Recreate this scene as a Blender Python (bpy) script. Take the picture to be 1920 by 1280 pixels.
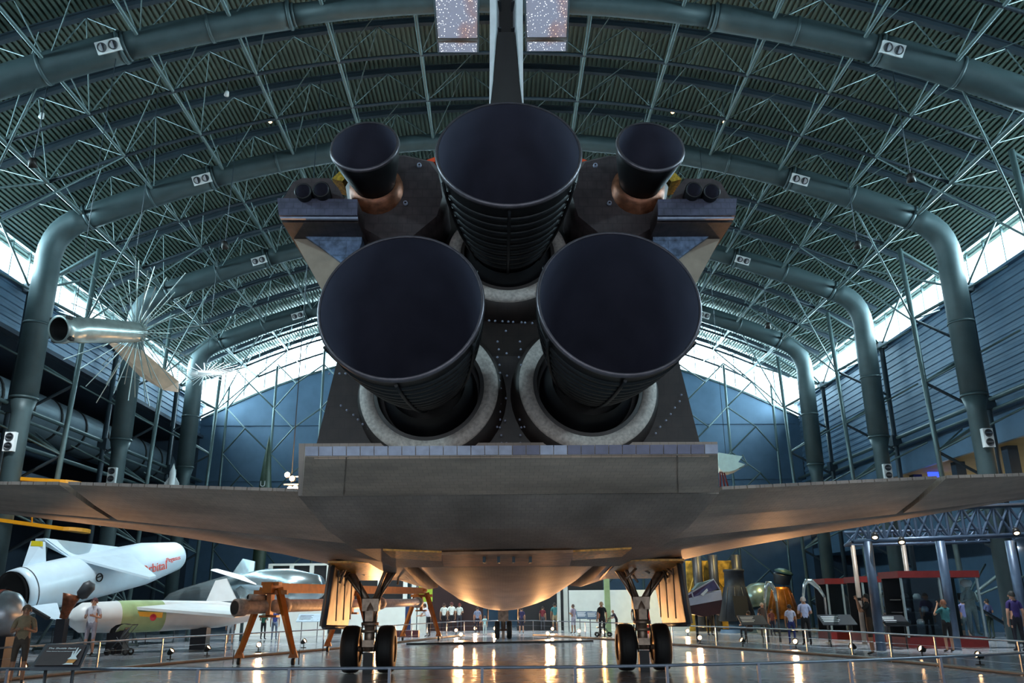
import bpy, bmesh, math, random
from mathutils import Vector, Matrix, Quaternion
for _o in list(bpy.data.objects): bpy.data.objects.remove(_o)
SC = bpy.context.scene
COL = SC.collection
PI = math.pi
random.seed(7)
# ------------------------------------------------------------------ camera
FPX = 1550.0
CAM = Vector((-0.165, 0.0, 1.66))
ROT = (Matrix.Rotation(math.radians(-0.93), 3, 'Z') @ Matrix.Rotation(math.radians(90 + 17.5), 3, 'X')
       @ Matrix.Rotation(math.radians(-0.4), 3, 'Z'))
cd = bpy.data.cameras.new('camera'); cam = bpy.data.objects.new('camera', cd); COL.objects.link(cam)
cd.sensor_width = 36; cd.lens = 36 * FPX / 1920; cd.clip_start = 0.1; cd.clip_end = 300
cam.matrix_world = Matrix.Translation(CAM) @ ROT.to_4x4()
SC.camera = cam
# ------------------------------------------------------------------ world, exposure
W = bpy.data.worlds.new('sky'); SC.world = W; W.use_nodes = True
bg = W.node_tree.nodes['Background']; bg.inputs[0].default_value = (0.72, 0.9, 1.0, 1); bg.inputs[1].default_value = 5.0
SC.view_settings.view_transform = 'Standard'; SC.view_settings.look = 'None'
SC.view_settings.exposure = 1.25; SC.view_settings.gamma = 1; SC.view_settings.use_curve_mapping = False
SC.cycles.max_bounces = 8; SC.cycles.diffuse_bounces = 4; SC.cycles.glossy_bounces = 3
SC.cycles.transparent_max_bounces = 16; SC.cycles.sample_clamp_indirect = 4.0
SC.cycles.caustics_reflective = False; SC.cycles.caustics_refractive = False

def area(name, loc, direction, sx, sy, energy, color):
    l = bpy.data.lights.new(name, 'AREA'); l.shape = 'RECTANGLE'; l.size = sx; l.size_y = sy
    l.energy = energy; l.color = color
    o = bpy.data.objects.new(name, l); COL.objects.link(o); o.location = loc
    d = Vector(direction).normalized()
    z = -d; x = Vector((0, 1, 0)) if abs(d.y) < .9 else Vector((1, 0, 0))
    x = (x - z * x.dot(z)).normalized(); y = z.cross(x)
    o.matrix_world = Matrix.Translation(Vector(loc)) @ Matrix((x, y, z)).transposed().to_4x4()
    return o
SKY = (0.76, 0.93, 1.0)
WIN_P = 6400
# daylight entering by the clerestory strips, just outside their panes
for s in (-1, 1):
    for yc in (10.5, 44.5):
        area('clerestory_daylight', (s * 23.6, yc, 17.1), (-s, 0, -0.35), 34, 2.3, WIN_P, SKY)
for xc, zz, tilt in ((-11, 19.8, .24), (11, 19.8, -.24)):
    o = area('end_window_daylight', (xc, 62.9, zz), (0, -1, -0.35), 18, 2.4, 2600, SKY)

# added fill light before the closed front wall, brightening the shuttle's rear
area('front_fill_light', (0, -8.6, 5.2), (0, 1, -.12), 36, 9, 950, (.86, .94, 1.0))
# ceiling lights of the upper right gallery
area('gallery_light', (30, 40, 8.4), (0, 0, -1), 40, 5, 900, (1, .78, .5)).data.energy = 1600
# ------------------------------------------------------------------ helpers
def U(px, py, Y):
    "world point at depth Y behind pixel px, py of the 1920x1280 frame"
    d = ROT @ Vector(((px - 960) / FPX, (640 - py) / FPX, -1.0))
    t = (Y - CAM.y) / d.y
    return CAM + d * t
def G(px, py, z=0.0):
    d = ROT @ Vector(((px - 960) / FPX, (640 - py) / FPX, -1.0))
    t = (z - CAM.z) / d.z
    return CAM + d * t

def lin(c):
    if isinstance(c, str):
        c = [int(c[i:i + 2], 16) / 255 for i in (1, 3, 5)]
        c = [x / 12.92 if x <= .04045 else ((x + .055) / 1.055) ** 2.4 for x in c]
    return (c[0], c[1], c[2], 1)
MATS = {}
def mat(name, color, rough=.6, metal=0., var=.12, scale=3., bump=.0, emit=0., ecol=None, brick=None, stretch=(1, 1, 1), spec=.5):
    if name in MATS: return MATS[name]
    m = bpy.data.materials.new(name); m.use_nodes = True; nt = m.node_tree; b = nt.nodes['Principled BSDF']
    c = lin(color)
    b.inputs['Roughness'].default_value = rough; b.inputs['Metallic'].default_value = metal
    b.inputs['Base Color'].default_value = c
    b.inputs['Specular IOR Level'].default_value = spec
    if emit:
        b.inputs['Emission Color'].default_value = lin(ecol or color); b.inputs['Emission Strength'].default_value = emit
    if var or bump:
        tc = nt.nodes.new('ShaderNodeTexCoord'); mp = nt.nodes.new('ShaderNodeMapping'); mp.inputs['Scale'].default_value = stretch
        nz = nt.nodes.new('ShaderNodeTexNoise'); nz.inputs['Scale'].default_value = scale; nz.inputs['Detail'].default_value = 5
        nt.links.new(tc.outputs['Object'], mp.inputs[0]); nt.links.new(mp.outputs[0], nz.inputs[0])
        if var:
            mr = nt.nodes.new('ShaderNodeMapRange'); mr.inputs[1].default_value = .3; mr.inputs[2].default_value = .7
            mr.inputs[3].default_value = 1 - var * 1.6; mr.inputs[4].default_value = 1 + var
            nt.links.new(nz.outputs[0], mr.inputs[0])
            mx = nt.nodes.new('ShaderNodeVectorMath'); mx.operation = 'SCALE'; mx.inputs[0].default_value = c[:3]
            nt.links.new(mr.outputs[0], mx.inputs['Scale']); src = mx.outputs[0]
            if brick:
                bk = nt.nodes.new('ShaderNodeTexBrick'); bk.inputs['Scale'].default_value = 1
                bk.inputs['Brick Width'].default_value = brick[0]; bk.inputs['Row Height'].default_value = brick[1]
                bk.inputs['Mortar Size'].default_value = brick[2]; bk.inputs['Color1'].default_value = (1, 1, 1, 1)
                bk.inputs['Color2'].default_value = (.88, .88, .9, 1); bk.inputs['Mortar'].default_value = (.7, .7, .7, 1)
                bm_ = nt.nodes.new('ShaderNodeMapping'); bm_.inputs['Rotation'].default_value = brick[3] if len(brick) > 3 else (0, 0, 0)
                nt.links.new(tc.outputs['Object'], bm_.inputs[0]); nt.links.new(bm_.outputs[0], bk.inputs[0])
                mu = nt.nodes.new('ShaderNodeVectorMath'); mu.operation = 'MULTIPLY'
                nt.links.new(src, mu.inputs[0]); nt.links.new(bk.outputs[0], mu.inputs[1]); src = mu.outputs[0]
            nt.links.new(src, b.inputs['Base Color'])
        if bump:
            bp = nt.nodes.new('ShaderNodeBump'); bp.inputs['Strength'].default_value = bump; bp.inputs['Distance'].default_value = .02
            nt.links.new(nz.outputs[0], bp.inputs['Height']); nt.links.new(bp.outputs[0], b.inputs['Normal'])
    MATS[name] = m
    return m
def glass_mat(name, tint=(.85, .93, .95), gloss=.08, rough=.02):
    if name in MATS: return MATS[name]
    m = bpy.data.materials.new(name); m.use_nodes = True; nt = m.node_tree; nt.nodes.clear()
    o = nt.nodes.new('ShaderNodeOutputMaterial'); t = nt.nodes.new('ShaderNodeBsdfTransparent'); g = nt.nodes.new('ShaderNodeBsdfGlossy')
    t.inputs[0].default_value = (*tint, 1); g.inputs['Roughness'].default_value = rough
    lw = nt.nodes.new('ShaderNodeLayerWeight'); lw.inputs[0].default_value = .25
    ad = nt.nodes.new('ShaderNodeMath'); ad.operation = 'ADD'; ad.inputs[1].default_value = gloss; ad.use_clamp = True
    ml = nt.nodes.new('ShaderNodeMath'); ml.operation = 'MULTIPLY'; ml.inputs[1].default_value = .5
    x = nt.nodes.new('ShaderNodeMixShader')
    nt.links.new(lw.outputs['Fresnel'], ml.inputs[0]); nt.links.new(ml.outputs[0], ad.inputs[0]); nt.links.new(ad.outputs[0], x.inputs[0])
    nt.links.new(t.outputs[0], x.inputs[1]); nt.links.new(g.outputs[0], x.inputs[2]); nt.links.new(x.outputs[0], o.inputs[0])
    MATS[name] = m
    return m

ORG = {}
def T(o, label=None, cat=None, group=None, kind=None):
    if label: o['label'] = label
    if cat: o['category'] = cat
    if group: o['group'] = group
    if kind: o['kind'] = kind
    return o
def empty(name, loc=(0, 0, 0), label=None, cat=None, group=None, kind=None):
    o = bpy.data.objects.new(name, None); COL.objects.link(o); o.location = loc; o.empty_display_size = .2
    ORG[o.name] = Vector(loc)
    return T(o, label, cat, group, kind)
def frame_of(d):
    d = Vector(d).normalized()
    a = Vector((0, 0, 1)) if abs(d.z) < .9 else Vector((1, 0, 0))
    x = a.cross(d).normalized()
    return x, d.cross(x)
class MB:
    def __init__(s): s.v = []; s.f = []; s.m = []; s.sm = []
    def add(s, vs, fs, mi=0, smooth=False):
        n = len(s.v); s.v += [Vector(v) for v in vs]
        for f in fs: s.f.append([i + n for i in f]); s.m.append(mi); s.sm.append(smooth)
        return s
    def box(s, c, d, mi=0, rot=None):
        x, y, z = d[0] / 2, d[1] / 2, d[2] / 2
        vs = [Vector((a * x, b * y, e * z)) for a in (-1, 1) for b in (-1, 1) for e in (-1, 1)]
        if rot is not None: vs = [rot @ v for v in vs]
        vs = [v + Vector(c) for v in vs]
        return s.add(vs, [(0, 1, 3, 2), (4, 6, 7, 5), (0, 4, 5, 1), (2, 3, 7, 6), (0, 2, 6, 4), (1, 5, 7, 3)], mi)
    def tube(s, pts, r, n=8, mi=0, cap=True, smooth=True):
        pts = [Vector(p) for p in pts]; rs = r if isinstance(r, (list, tuple)) else [r] * len(pts)
        vs = []; fs = []; px = None
        for i, p in enumerate(pts):
            d = (pts[min(i + 1, len(pts) - 1)] - pts[max(i - 1, 0)])
            if d.length < 1e-9: d = Vector((0, 0, 1))
            d.normalize()
            if px is None: px, _ = frame_of(d)
            px = (px - d * px.dot(d)).normalized(); py = d.cross(px)
            for k in range(n):
                a = 2 * PI * k / n; vs.append(p + (px * math.cos(a) + py * math.sin(a)) * rs[i])
        for i in range(len(pts) - 1):
            for k in range(n):
                a = i * n + k; b = i * n + (k + 1) % n; fs.append((a, b, b + n, a + n))
        s.add(vs, fs, mi, smooth)
        if cap:
            q = len(s.v) - len(vs)
            s.f += [[q + k for k in range(n)][::-1], [q + (len(pts) - 1) * n + k for k in range(n)]]; s.m += [mi, mi]; s.sm += [False, False]
        return s
    def lathe(s, prof, org, axis, n=32, mi=0, smooth=True):
        "prof: list of (distance along axis, radius)"
        org = Vector(org); axis = Vector(axis).normalized(); x, y = frame_of(axis)
        vs = []; fs = []
        for t, r in prof:
            for k in range(n):
                a = 2 * PI * k / n; vs.append(org + axis * t + (x * math.cos(a) + y * math.sin(a)) * r)
        for i in range(len(prof) - 1):
            for k in range(n):
                a = i * n + k; b = i * n + (k + 1) % n; fs.append((a, b, b + n, a + n))
        return s.add(vs, fs, mi, smooth)
    def poly(s, pts, off, mi=0):
        "closed outline extruded by vector off (or to a second outline)"
        pts = [Vector(p) for p in pts]; n = len(pts)
        top = [p + Vector(off) for p in pts] if not isinstance(off, list) else [Vector(p) for p in off]
        fs = [tuple(range(n))[::-1], tuple(range(n, 2 * n))] + [(i, (i + 1) % n, n + (i + 1) % n, n + i) for i in range(n)]
        return s.add(pts + top, fs, mi)
    def loft(s, secs, mi=0, smooth=True, cap=True):
        n = len(secs[0]); vs = [v for q in secs for v in q]; fs = []
        for i in range(len(secs) - 1):
            for k in range(n):
                a = i * n + k; b = i * n + (k + 1) % n; fs.append((a, b, b + n, a + n))
        s.add(vs, fs, mi, smooth)
        if cap: s.add(secs[0], [tuple(range(n))[::-1]], mi); s.add(secs[-1], [tuple(range(n))], mi)
        return s
    def mesh(s, name, mats, org=Vector((0, 0, 0))):
        me = bpy.data.meshes.new(name); me.from_pydata([tuple(v - org) for v in s.v], [], s.f)
        for m in (mats if isinstance(mats, (list, tuple)) else [mats]): me.materials.append(m)
        for p, mi, sm in zip(me.polygons, s.m, s.sm): p.material_index = mi; p.use_smooth = sm
        bm = bmesh.new(); bm.from_mesh(me); bmesh.ops.recalc_face_normals(bm, faces=bm.faces); bm.to_mesh(me); bm.free()
        return me
    def build(s, name, mats, parent=None, org=None, label=None, cat=None, group=None, kind=None):
        if parent is not None: org = ORG[parent.name]
        elif org is None:
            lo = Vector([min(v[i] for v in s.v) for i in range(3)]); hi = Vector([max(v[i] for v in s.v) for i in range(3)])
            org = Vector(((lo.x + hi.x) / 2, (lo.y + hi.y) / 2, lo.z))
        me = s.mesh(name, mats, Vector(org))
        o = bpy.data.objects.new(name, me); COL.objects.link(o)
        if parent is not None: o.parent = parent
        else: o.location = org
        ORG[o.name] = Vector(org)
        return T(o, label, cat, group, kind)
def place(o, parent, loc, rot=None, scale=None):
    "link a shared-mesh piece under parent (world loc given)"
    COL.objects.link(o)
    if parent is not None: o.parent = parent; o.location = Vector(loc) - ORG[parent.name]
    else: o.location = loc
    if rot is not None:
        o.rotation_mode = 'QUATERNION'; o.rotation_quaternion = rot
    if scale is not None: o.scale = scale
    return o
_unit = {}
def rod(name, parent, a, b, r, m, n=6, group=None):
    "straight tube between two points sharing one unit mesh"
    key = (m.name, n)
    if key not in _unit: _unit[key] = MB().tube([(0, 0, 0), (0, 0, 1)], 1, n, cap=False).mesh('rod', m)
    a = Vector(a); b = Vector(b); d = b - a
    o = bpy.data.objects.new(name, _unit[key])
    return place(o, parent, a, d.to_track_quat('Z', 'Y'), (r, r, d.length))
def text(name, body, size, loc, x_dir, up_dir, m, parent=None, thick=.004, align='LEFT', **k):
    cu = bpy.data.curves.new(name, 'FONT'); cu.body = body; cu.size = size; cu.extrude = thick; cu.align_x = align
    cu.resolution_u = 3; tmp = bpy.data.objects.new(name, cu); COL.objects.link(tmp)
    me = bpy.data.meshes.new_from_object(tmp.evaluated_get(bpy.context.evaluated_depsgraph_get())); bpy.data.objects.remove(tmp); me.materials.clear(); me.materials.append(m)
    o = bpy.data.objects.new(name, me); COL.objects.link(o)
    x = Vector(x_dir).normalized(); u = Vector(up_dir); u = (u - x * u.dot(x)).normalized(); z = x.cross(u)
    M = Matrix((x, u, z)).transposed().to_4x4(); M.translation = Vector(loc) - (ORG[parent.name] if parent else Vector())
    if parent: o.parent = parent
    o.matrix_local = M
    return T(o, **k)

# ------------------------------------------------------------------ materials
steel = mat('painted_steel', '#586a6b', .38, .35, .1, 2)
steel_dark = mat('painted_steel_dark', '#2f3b44', .5, .2, .1, 2)
deck_m = mat('roof_deck', '#58685f', .4, .4, .12, .6)
duct_m = mat('duct_paint', '#3f4f52', .5, .25, .12, 1.5)
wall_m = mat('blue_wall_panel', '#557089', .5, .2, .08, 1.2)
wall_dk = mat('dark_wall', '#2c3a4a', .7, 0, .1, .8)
beige_m = mat('gallery_beige', '#a08050', .8, 0, .08, 1)
white_m = mat('white_paint', '#dfe3e3', .4, 0, .05, 2)
black_m = mat('black_rubber', '#0c0b0c', .65, 0, .15, 4)
chrome = mat('brushed_steel', '#a9adb4', .28, 1., .05, 5)
grey_pl = mat('grey_plastic', '#3a3d42', .5, 0, .1, 4)
glass = glass_mat('clear_glass')

# ------------------------------------------------------------------ the building
YB, YE = -9.0, 62.0          # hangar from front wall to end wall
XW = 22.8                    # side walls
ZC = -22.8                   # centre of the arched roof
RD = 46.8
def arcp(x, R=RD): return ZC + math.sqrt(R * R - x * x)
# floor: polished concrete
m = bpy.data.materials.new('polished_concrete'); m.use_nodes = True; nt = m.node_tree; b = nt.nodes['Principled BSDF']
tc = nt.nodes.new('ShaderNodeTexCoord'); n1 = nt.nodes.new('ShaderNodeTexNoise'); n1.inputs['Scale'].default_value = .35; n1.inputs['Detail'].default_value = 8
n2 = nt.nodes.new('ShaderNodeTexNoise'); n2.inputs['Scale'].default_value = 2.2; n2.inputs['Detail'].default_value = 8
for q in (n1, n2): nt.links.new(tc.outputs['Object'], q.inputs[0])
cr = nt.nodes.new('ShaderNodeValToRGB'); cr.color_ramp.elements[0].position = .3; cr.color_ramp.elements[1].position = .7
cr.color_ramp.elements[0].color = lin('#7c8188'); cr.color_ramp.elements[1].color = lin('#b6babf'); nt.links.new(n1.outputs[0], cr.inputs[0]); nt.links.new(cr.outputs[0], b.inputs['Base Color'])
mr = nt.nodes.new('ShaderNodeMapRange'); mr.inputs[3].default_value = .10; mr.inputs[4].default_value = .26; nt.links.new(n2.outputs[0], mr.inputs[0]); nt.links.new(mr.outputs[0], b.inputs['Roughness'])
bp = nt.nodes.new('ShaderNodeBump'); bp.inputs['Strength'].default_value = .06; bp.inputs['Distance'].default_value = .02; nt.links.new(n2.outputs[0], bp.inputs['Height']); nt.links.new(bp.outputs[0], b.inputs['Normal'])
b.inputs['Specular IOR Level'].default_value = .9
concrete = m
MB().box((0, 27, -.1), (68, 76, .2)).build('floor', concrete, org=(0, 0, 0), kind='structure', label='polished grey concrete hangar floor reflecting the lamps')
# roof deck: fluted sheet running lengthwise on the arch
mb = MB(); a0 = math.asin((XW + .5) / RD); N = 250; prof = []
for i in range(N):
    for (f, dz) in ((0, 0), (.52, 0), (.58, .13), (.94, .13)):
        a = -a0 + 2 * a0 * (i + f) / N; r = RD + dz
        prof.append((r * math.sin(a), ZC + r * math.cos(a)))
vs = [(x, YB, z) for x, z in prof] + [(x, YE, z) for x, z in prof]; n = len(prof)
mb.add(vs, [(i, i + 1, n + i + 1, n + i) for i in range(n - 1)])
mb.build('ceiling', deck_m, org=(0, 0, 0), kind='structure', label='arched fluted metal roof deck above the hangar')
# roof cover outside so no light leaks
mb = MB(); K = 24
o1 = [((RD + .3) * math.sin(-a0 + 2 * a0 * i / K), ZC + (RD + .3) * math.cos(-a0 + 2 * a0 * i / K)) for i in range(K + 1)]
mb.add([(x, YB, z) for x, z in o1] + [(x, YE + .4, z) for x, z in o1], [(i, i + 1, K + 2 + i, K + 1 + i) for i in range(K)])
mb.build('ceiling', wall_dk, org=(0, 0, 0), kind='structure', label='outer skin of the arched roof')
# side walls
ZW0, ZW1 = 16.0, 18.0
for s, nm in ((1, 'right'), (-1, 'left')):
    zlow = 10.1 if s > 0 else 13.6
    mb = MB(); z = zlow; pr = []
    while z < ZW0 - .01:                      # horizontally ribbed cladding
        pr += [(0, z), (.0, z + .16), (.05, z + .20), (.05, z + .34)]; z += .38
    pr.append((0, ZW0))
    n = len(pr)
    mb.add([(s * (XW + d), YB, z) for d, z in pr] + [(s * (XW + d), YE, z) for d, z in pr], [(i, i + 1, n + i + 1, n + i) for i in range(n - 1)])
    mb.box((s * (XW + .2), (YB + YE) / 2, (zlow + ZW0) / 2), (.2, YE - YB, ZW0 - zlow), 0)
    mb.box((s * (XW + .02), (YB + YE) / 2, ZW0 + .02), (.5, YE - YB, .14), 0)
    w = mb.build('wall_' + nm, wall_m, org=(s * XW, 0, 0), kind='structure', label='ribbed blue metal %s side wall under the clerestory' % nm)
    if s > 0:
        mb = MB().box((XW - .05, (YB + YE) / 2, 10.05), (.5, YE - YB, .3)).box((XW + .15, (YB + YE) / 2, 9.2), (.2, YE - YB, 1.4))
        mb.build('trim_1', wall_m, org=(XW, 0, 0), kind='structure', label='smooth blue fascia below the ribbed right wall')
        # gallery behind glass, warm lit
        mb = MB().box((29, 26.5, 8.6), (12, 71, .15)).box((34.5, 26.5, 6.9), (.2, 71, 3.6))
        mb.build('wall_right_gallery', beige_m, org=(30, 0, 0), kind='structure', label='beige ceiling and wall of the upper right gallery')
        mb = MB().box((28.9, 26.5, 5.0), (12.2, 71, .5)).box((23.3, 26.5, 5.5), (.3, 71, 1.4))
        mb.build('floor_gallery', wall_m, org=(30, 0, 0), kind='structure', label='blue parapet and floor slab of the right gallery')
        MB().box((26.2, 26.5, 2.4), (.3, 71, 4.8)).build('wall_right_lower', wall_m, org=(26.2, 0, 0), kind='structure', label='plain blue lower wall on the right side')
        for k in range(9):
            MB().box((23.9, 20 + k * 4.6, 7.3), (.5, .5, 2.9)).build('gallery_pier', wall_dk, label='dark square pier in the upper right gallery', cat='pier', group='gallery piers on the right', kind='structure')
    else:
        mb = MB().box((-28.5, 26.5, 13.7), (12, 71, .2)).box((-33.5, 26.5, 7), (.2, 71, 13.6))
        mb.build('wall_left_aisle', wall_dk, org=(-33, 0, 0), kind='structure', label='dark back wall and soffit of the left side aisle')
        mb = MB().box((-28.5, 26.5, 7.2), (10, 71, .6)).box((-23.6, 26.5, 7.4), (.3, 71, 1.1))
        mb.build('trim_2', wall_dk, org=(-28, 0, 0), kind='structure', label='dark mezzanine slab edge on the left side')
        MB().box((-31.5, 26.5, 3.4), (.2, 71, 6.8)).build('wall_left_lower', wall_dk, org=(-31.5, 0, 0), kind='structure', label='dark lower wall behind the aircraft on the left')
# clerestory windows
pane_s = MB().box((0, 0, (ZW0 + ZW1) / 2 + .03), (.03, 1.46, ZW1 - ZW0 - .1)).mesh('pane', glass)
mull = MB().box((0, 0, (ZW0 + ZW1) / 2), (.1, .06, ZW1 - ZW0)).mesh('mullion', steel)
for s, k0 in ((-1, 1), (1, 2)):
    w = empty('window_%d' % k0, (s * (XW + .2), 0, ZW0), kind='structure', label='long clerestory window strip along the %s wall' % ('left' if s < 0 else 'right'))
    for i in range(47):
        y = YB + .75 + i * 1.5
        place(bpy.data.objects.new('pane', pane_s), w, (s * (XW + .2), y, 0)); place(bpy.data.objects.new('mullion', mull), w, (s * (XW + .2), y + .75, 0))
    mb = MB().box((s * (XW + .2), (YB + YE) / 2, 18.25), (.5, YE - YB, .5)); mb.build('eaves_beam', steel, w)
# end wall with arched window band
def topz(x): return arcp(x) + .05
def band(x0, x1, f0, f1, y0, y1, n=24):
    mb = MB(); xs = [x0 + (x1 - x0) * i / n for i in range(n + 1)]
    v = [(x, y, f(x)) for x in xs for f in (f0, f1) for y in (y0, y1)]
    fs = []
    for i in range(n):
        q = i * 4; r = q + 4
        fs += [(q, r, r + 2, q + 2), (q + 1, q + 3, r + 3, r + 1), (q, q + 1, r + 1, r), (q + 2, r + 2, r + 3, q + 3)]
    fs += [(0, 2, 3, 1), (4 * n, 4 * n + 1, 4 * n + 3, 4 * n + 2)]
    return mb.add(v, fs)
BT = 2.75
mb = band(-XW - .6, XW + .6, lambda x: 0, lambda x: arcp(x) - BT - .3, YE, YE + .3)
mb.build('wall_end', wall_m, org=(0, YE, 0), kind='structure', label='blue panelled far end wall below the arched window')
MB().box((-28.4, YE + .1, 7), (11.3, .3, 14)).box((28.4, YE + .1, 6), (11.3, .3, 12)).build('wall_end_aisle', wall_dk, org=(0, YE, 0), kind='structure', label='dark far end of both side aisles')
for j in range(1, 4):
    MB().box((0, YE - .05, 2 + j * 4.2), (45, .1, .12)).build('trim_%d' % (j + 2), wall_m, org=(0, YE, 0), kind='structure', label='thin horizontal panel joint %d up the end wall' % j)
w = empty('window_3', (0, YE, 17), kind='structure', label='arched window band across the top of the end wall')
band(-XW, XW, lambda x: arcp(x) - BT - .35, lambda x: arcp(x) - BT - .2, YE - .1, YE + .3).build('sill', steel, w)
for i in range(30):
    x0 = -XW + i * 1.52; x1 = x0 + 1.46
    MB().add([(x0, YE + .1, arcp(x0) - BT - .25), (x1, YE + .1, arcp(x1) - BT - .25), (x1, YE + .1, topz(x1)), (x0, YE + .1, topz(x0)),
              (x0, YE + .13, arcp(x0) - BT - .25), (x1, YE + .13, arcp(x1) - BT - .25), (x1, YE + .13, topz(x1)), (x0, YE + .13, topz(x0))],
             [(0, 1, 2, 3), (7, 6, 5, 4), (0, 4, 5, 1), (1, 5, 6, 2), (2, 6, 7, 3), (3, 7, 4, 0)]).build('pane', glass, w)
    MB().box((x0 - .03, YE + .1, (arcp(x0) * 2 - BT) / 2), (.06, .1, BT)).build('mullion', steel, w)
# front wall behind the camera
mb = band(-34, 34, lambda x: 0, lambda x: arcp(min(abs(x), XW)) + .3, YB - .3, YB)
mb.build('wall_front', wall_m, org=(0, YB, 0), kind='structure', label='blue wall behind the viewer')

# ------------------------------------------------------------------ roof space frame
RL = 45.0; ST = 3.07; NI = 6
RU = 46.55
ys = [36.7 + ST * k for k in range(-6, 9)]
def nod(i, y, R): a = i * 3.2 / 45.0; return Vector((R * math.sin(a), y, ZC + R * math.cos(a)))
for y in ys:
    t = empty('roof_truss', (0, y, 0), kind='structure', label='arched steel roof truss crossing the hangar', cat='truss', group='arched roof trusses in rows')
    pts = [nod(i * .5, y, RL) for i in range(-2 * NI, 2 * NI + 1)]
    MB().tube(pts, .075, 6).build('lower_chord', steel_dark, t)
    secs = []
    for i in range(-14, 15):
        a = i * .5 * 3.2 / 45; c = math.cos(a); sn = math.sin(a)
        q = []
        for (dy, dr) in ((-.1, .14), (.1, .14), (.1, .09), (.03, .09), (.03, -.09), (.1, -.09), (.1, -.14), (-.1, -.14), (-.1, -.09), (-.03, -.09), (-.03, .09), (-.1, .09)):
            q.append(Vector(((RU + dr) * sn, y + dy, ZC + (RU + dr) * c)))
        secs.append(q)
    MB().loft(secs, smooth=False).build('upper_beam', steel_dark, t)
    for i in range(-NI, NI + 1):
        p = nod(i, y, RL)
        for (di, dy) in ((.5, 0), (-.5, 0), (0, ST / 2), (0, -ST / 2)):
            rod('web_rod', t, p, nod(i + di, y + dy, RU - .1), .027, steel, 5)
        if -NI <= i < NI and y > 19:
            # thin sag rods crossing each bay
            rod('bracing_rod', t, p, nod(i + 1, y - ST, RU - .15) if (i + int(y / ST)) % 2 == 0 else nod(i + .5, y - ST, RU - .15), .025, steel, 4)
for i in range(-NI, NI + 1):
    a = nod(i, ys[0], RL); b_ = nod(i, YE - .2, RL)
    r = .10 if abs(i) == NI else .07
    MB().tube([a, b_], r, 8).build('roof_rail', steel, org=a, kind='structure', label='lengthwise steel tube joining the roof truss nodes', cat='beam', group='lengthwise tubes of the roof frame')
# deck cleats: the rib ends seen along beams
# ------------------------------------------------------------------ truss towers along the walls
for s in (-1, 1):
    for ti, y in enumerate((27.5, 36.7, 45.95, 55.2)):
        t = empty('truss_tower', (s * 21, y, 0), kind='structure', cat='column', group='steel towers along the side walls',
                  label='lattice steel tower against the %s wall, number %d from the viewer' % ('left' if s < 0 else 'right', ti + 1))
        inn = [Vector((s * 19.75, y, 0)), Vector((s * 19.3, y, 17.9))]
        out = [Vector((s * 22.2, y, 0)), Vector((s * 22.2, y, 15.9))]
        MB().tube(inn, .12, 8).build('leg', steel, t); MB().tube(out, .15, 8).build('leg', steel_dark, t)
        at = lambda q, z: q[0] + (q[1] - q[0]) * (z / q[1].z)
        zs = [0, 3.2, 6.4, 9.6, 12.8, 15.8]
        for k in range(5):
            zm = (zs[k] + zs[k + 1]) / 2
            rod('brace', t, at(out, zs[k] + .05), at(inn, zm), .075, steel_dark, 6); rod('brace', t, at(inn, zm), at(out, zs[k + 1]), .075, steel, 6)
            # bracing toward neighbouring bays
            for dy in (-ST * .95, ST * .95):
                rod('stay', t, at(inn, zm), (s * 22.5, y + dy, zs[k + 1]), .05, steel, 5)
        rod('strut', t, at(out, 15.8), at(inn, 17.8), .09, steel, 6)
        for dy in (-ST, ST):
            rod('strut', t, at(out, 15.8), nod(s * 6, y + dy, RL), .06, steel, 6)
            rod('strut', t, at(out, 15.8), (s * 22.3, y + dy, 18.0), .05, steel, 6)
            rod('strut', t, at(inn, 14.2), nod(s * 5, y + dy, RL), .045, steel, 6)
        MB().box(at(out, 15.85), (.55, .5, .4)).box(at(out, 10.2), (.5, .5, .6)).build('node_plate', steel_dark, t)
    MB().tube([(s * 22.25, YB + .3, 10.35), (s * 22.25, YE - .3, 10.35)], .11, 8).tube([(s * 22.35, YB + .3, 9.9), (s * 22.35, YE - .3, 9.9)], .08, 8).build(
        'wall_rail', steel, kind='structure', label='twin horizontal tubes along the %s wall between the towers' % ('left' if s < 0 else 'right'), cat='beam')
# end wall frame
t = empty('end_wall_frame', (0, YE - 1.2, 0), kind='structure', cat='frame', label='tubular lattice standing before the far end wall')
ex = [-20.5, -17, -13.5, -10, -6.5, 6.5, 10, 13.5, 17, 20.5]
for i, x in enumerate(ex):
    zt = arcp(x, RL); rod('post', t, (x, YE - 1.3, 0), (x, YE - 1.3, zt), .1, steel, 8)
    if i < len(ex) - 1 and ex[i + 1] - x < 4:
        x2 = ex[i + 1]
        for k in range(5):
            z0 = 2 + k * 3.4; z1 = z0 + 1.7
            rod('brace', t, (x, YE - 1.3, z0), ((x + x2) / 2, YE - 2.2, z1), .06, steel, 6); rod('brace', t, ((x + x2) / 2, YE - 2.2, z1), (x2, YE - 1.3, z0 + (3.4 if i % 2 else 0)), .06, steel, 6)
            rod('brace', t, (x, YE - 1.3, z0 + 3.4), ((x + x2) / 2, YE - 2.2, z1), .05, steel, 6)

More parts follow.
